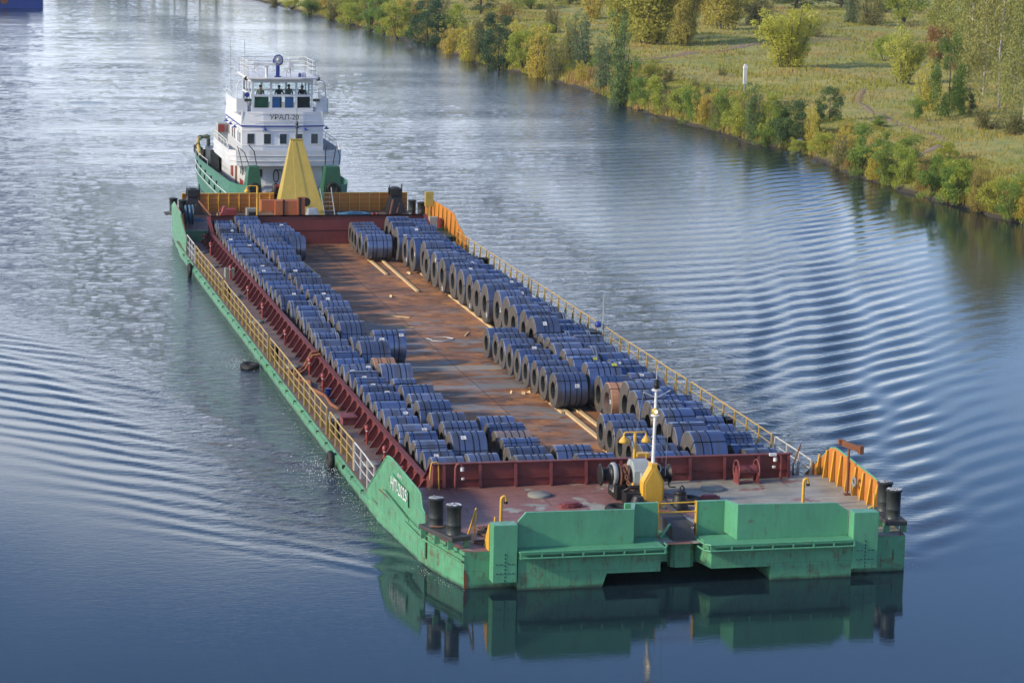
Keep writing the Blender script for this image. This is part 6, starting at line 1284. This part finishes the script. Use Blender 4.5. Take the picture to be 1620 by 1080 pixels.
for x, y in ((-1.22,81.35),(1.42,81.35),(-2.95,83.2),(-2.95,85.4),(-2.95,87.6),(2.95,82.2)):
    q = MB(); q.lathe([(.02,0),(.05,-.04),(.17,-.15),(.16,-.17)], (x,y,4.62), 14); q.tube([(x,y+.05 if abs(x) < 2 else y,4.60),(x,y+.15 if abs(x) < 2 else y,4.70)] if abs(x) < 2 else [(x,y,4.60),(x*.92,y,4.70)], .02, 5); tp(q, 'blue_lamp_shade', M['blue'])
# stacks, life raft boxes, after deck
q = MB(); q.tube([(-2.2,90.6,2.4),(-2.2,90.6,5.0),(-2.3,90.6,5.3),(-2.6,90.6,5.4)], .14, 10); q.tube([(-1.6,91,2.4),(-1.6,91,4.9)], .05, 6); tp(q, 'exhaust_pipe', M['black'])
q = MB(); q.box((-3.3,89.0,2.46),(-2.2,90.4,4.2)); q.box((-2.9,90.5,2.46),(2.9,95,3.2)); tp(q, 'engine_casing', M['grey'])
for x in (-3.1,-2.5):
    q = MB(); q.box((x-.22,88.9,3.6),(x+.22,88.98,4.1)); tp(q, 'red_box', M['redp'])
q = MB(); q.tube([(-3.45,98,1.0),(-3.5,99.2,1.7),(-3.3,100.6,1.95),(-2.9,101.8,2.0),(-2.3,102.8,1.9)], .13, 8); tp(q, 'towing_arch', M['yel'])
q = MB()
for p in ((-3.5,99.1,1.66),(-3.1,101.2,1.98),(-2.5,102.5,1.93),(-3.46,98.2,1.1)): q.torus(p, .14, .035, 'y', 14, 6)
q.tube([(-3.4,96.6,.5),(-3.4,96.6,1.6)], .12, 8); q.box((-3.5,99.5,.9),(-3.1,102,1.4)); tp(q, 'arch_bands', M['rubber'])
q = MB(); q.box((-3.3,93.5,.36),(-2.7,96.5,1.9)); q.cyl((-2.95,97.6,.36),(-2.95,97.6,2.3),.14,8); q.box((-2.2,97.5,.36),(2.2,101,1.1)); tp(q, 'deck_gear', M['boll'], .02)
q = MB(); q.box((-2.56,87.2,.8),(-2.51,88.2,2.1)); tp(q, 'red_door', M['redp'])
# anchor gear on the tug foredeck
q = MB(); q.lathe([(.30,.36),(.34,.7),(.2,1.0),(.25,1.25),(.05,1.4)], (-.95,78.2,0), 14); q.box((-1.5,77.8,.36),(-.4,78.8,.75)); r_ = tp(q, 'windlass', M['black']); q = MB(); q.lathe([(.14,0),(.14,.4)], (-1.0,77.9,1.2), 10, 'x'); q.build('windlass_motor', M['redp'], r_)
# ---- crew behind the wheelhouse windows
def person(x, y, z, pose, m_shirt, lab, face=-1):
    P = {'pelvis':(0,0,.92),'chest':(0,.02,1.25),'neck':(0,.0,1.46),'head':(0,-.02,1.60),'top':(0,-.01,1.70)}
    V = [(0,0,.90),(0,.01,1.10),(0,.02,1.34),(0,.01,1.46),(0,-.02,1.58),(0,-.01,1.69)]; Rr = [.14,.135,.15,.055,.095,.07]
    Eg = [(0,1),(1,2),(2,3),(3,4),(4,5)]
    for s_ in (-1, 1):
        b_ = len(V)
        if pose == 'lean': arm = [(s_*.19,0,1.38),(s_*.30,-.10,1.14),(s_*.16,-.34,1.08),(s_*.12,-.43,1.08)]
        elif pose == 'folded': arm = [(s_*.19,0,1.38),(s_*.28,-.04,1.12),(s_*.04,-.22,1.15),(-s_*.06,-.23,1.16)]
        else: arm = [(s_*.19,0,1.38),(s_*.25,.02,1.10),(s_*.24,-.06,.86),(s_*.23,-.08,.78)]
        V += arm; Rr += [.062,.048,.038,.034]; Eg += [(2,b_),(b_,b_+1),(b_+1,b_+2),(b_+2,b_+3)]
        b_ = len(V); leg = [(s_*.10,0,.84),(s_*.11,-.03,.48),(s_*.11,.02,.08),(s_*.12,-.12,.04)]; V += leg; Rr += [.095,.065,.045,.04]; Eg += [(0,b_),(b_,b_+1),(b_+1,b_+2),(b_+2,b_+3)]
    me = bpy.data.meshes.new('person'); me.from_pydata(V, Eg, []); tmp = bpy.data.objects.new('tmp', me); COL.objects.link(tmp)
    md = tmp.modifiers.new('s', 'SKIN'); sv = me.skin_vertices[0].data
    for i, r in enumerate(Rr): sv[i].radius = (r, r*.82 if i in (0,1,2) else r); sv[i].use_root = (i == 0)
    for p_ in sv: p_.use_loose = False
    tmp.modifiers.new('u', 'SUBSURF').levels = 1
    dg = bpy.context.evaluated_depsgraph_get(); m2 = bpy.data.meshes.new_from_object(tmp.evaluated_get(dg)); bpy.data.objects.remove(tmp)
    m2.materials.clear(); m2.materials.append(M['skin']); m2.materials.append(m_shirt); m2.materials.append(M['cloth'])
    for p_ in m2.polygons:
        c_ = p_.center; p_.use_smooth = True
        p_.material_index = 2 if c_.z < .95 else 0 if (c_.z > 1.45 or (c_.y < -.18 and c_.z < 1.3)) else 1
    o = bpy.data.objects.new('person', m2); COL.objects.link(o); o.location = (x, y, z); tag(o, lab, 'person')
    q = MB(); q.lathe([(.097,1.60),(.105,1.66),(.08,1.72),(.01,1.735)], (0,.012,0), 12); q.build('hair', M['cloth'], o)
    q = MB(); q.lathe([(.004,-.02),(.018,0),(.004,.012)], (0,-.118,1.58), 6); 
    for s_ in (-1, 1): q.box((s_*.035-.012,-.112,1.605),(s_*.035+.012,-.104,1.617))
    q.build('face_features', M['skin'], o)
    return o
person(-1.15,83.0,5.50,'stand',M['cloth2'],'person in a pale grey top standing behind the left wheelhouse window')
person(.08,83.0,5.50,'lean',M['cloth'],'person in dark clothes leaning on the console behind the middle wheelhouse window')
person(.80,83.5,5.50,'stand',M['cloth2'],'person standing farther back behind the middle wheelhouse window')
person(1.60,83.0,5.50,'folded',M['cloth'],'person in dark clothes with folded arms behind the right wheelhouse window')
# ------------------------------------------------------------------ blue ship cut by the top left corner
sh_ = empty('moored_ship', (-14, 345, WZ)); tag(sh_, 'blue hulled ship whose bow shows in the top left corner', 'ship')
q = MB(); q.prism([(-14,333),(-1.0+14-14,335.5),(.4+13-14,340),(.4+13-14,420),(-20,420),(-20,336)], -2, 1.4); o = q.build('hull', M['ship'], sh_); o.location = (14,-345,-WZ)
q = MB(); q.cyl((-7.0,334.0,.1),(-7.02,334.6,.1),.62,20); q.lathe([(.5,0),(.62,.02)], (-7,334.2,.1), 18, 'y'); o = q.build('hawse_hole', M['rust'], sh_); o.location = (14,-345,-WZ)
q = MB(); q.prism([(-15,338),(-3,338),(-3,360),(-15,360)], 1.4, 4.5); o = q.build('deckhouse', M['white'], sh_); o.location = (14,-345,-WZ)

# ------------------------------------------------------------------ thin autumn haze over the river
q = MB(); q.box((-1700,-1700,-8), (1700,2800,26)); hz = q.build('haze', M['white2'])
hm = bpy.data.materials.new('haze_air'); hm.use_nodes = True; t = hm.node_tree; t.nodes.remove(t.nodes['Principled BSDF'])
pv = t.nodes.new('ShaderNodeVolumePrincipled'); pv.inputs['Color'].default_value = (.90,.93,.97,1); pv.inputs['Density'].default_value = .00009; pv.inputs['Anisotropy'].default_value = .3
t.links.new(pv.outputs[0], t.nodes['Material Output'].inputs['Volume']); hz.data.materials[0] = hm; hz['kind'] = 'stuff'
SC.cycles.volume_bounces = 0
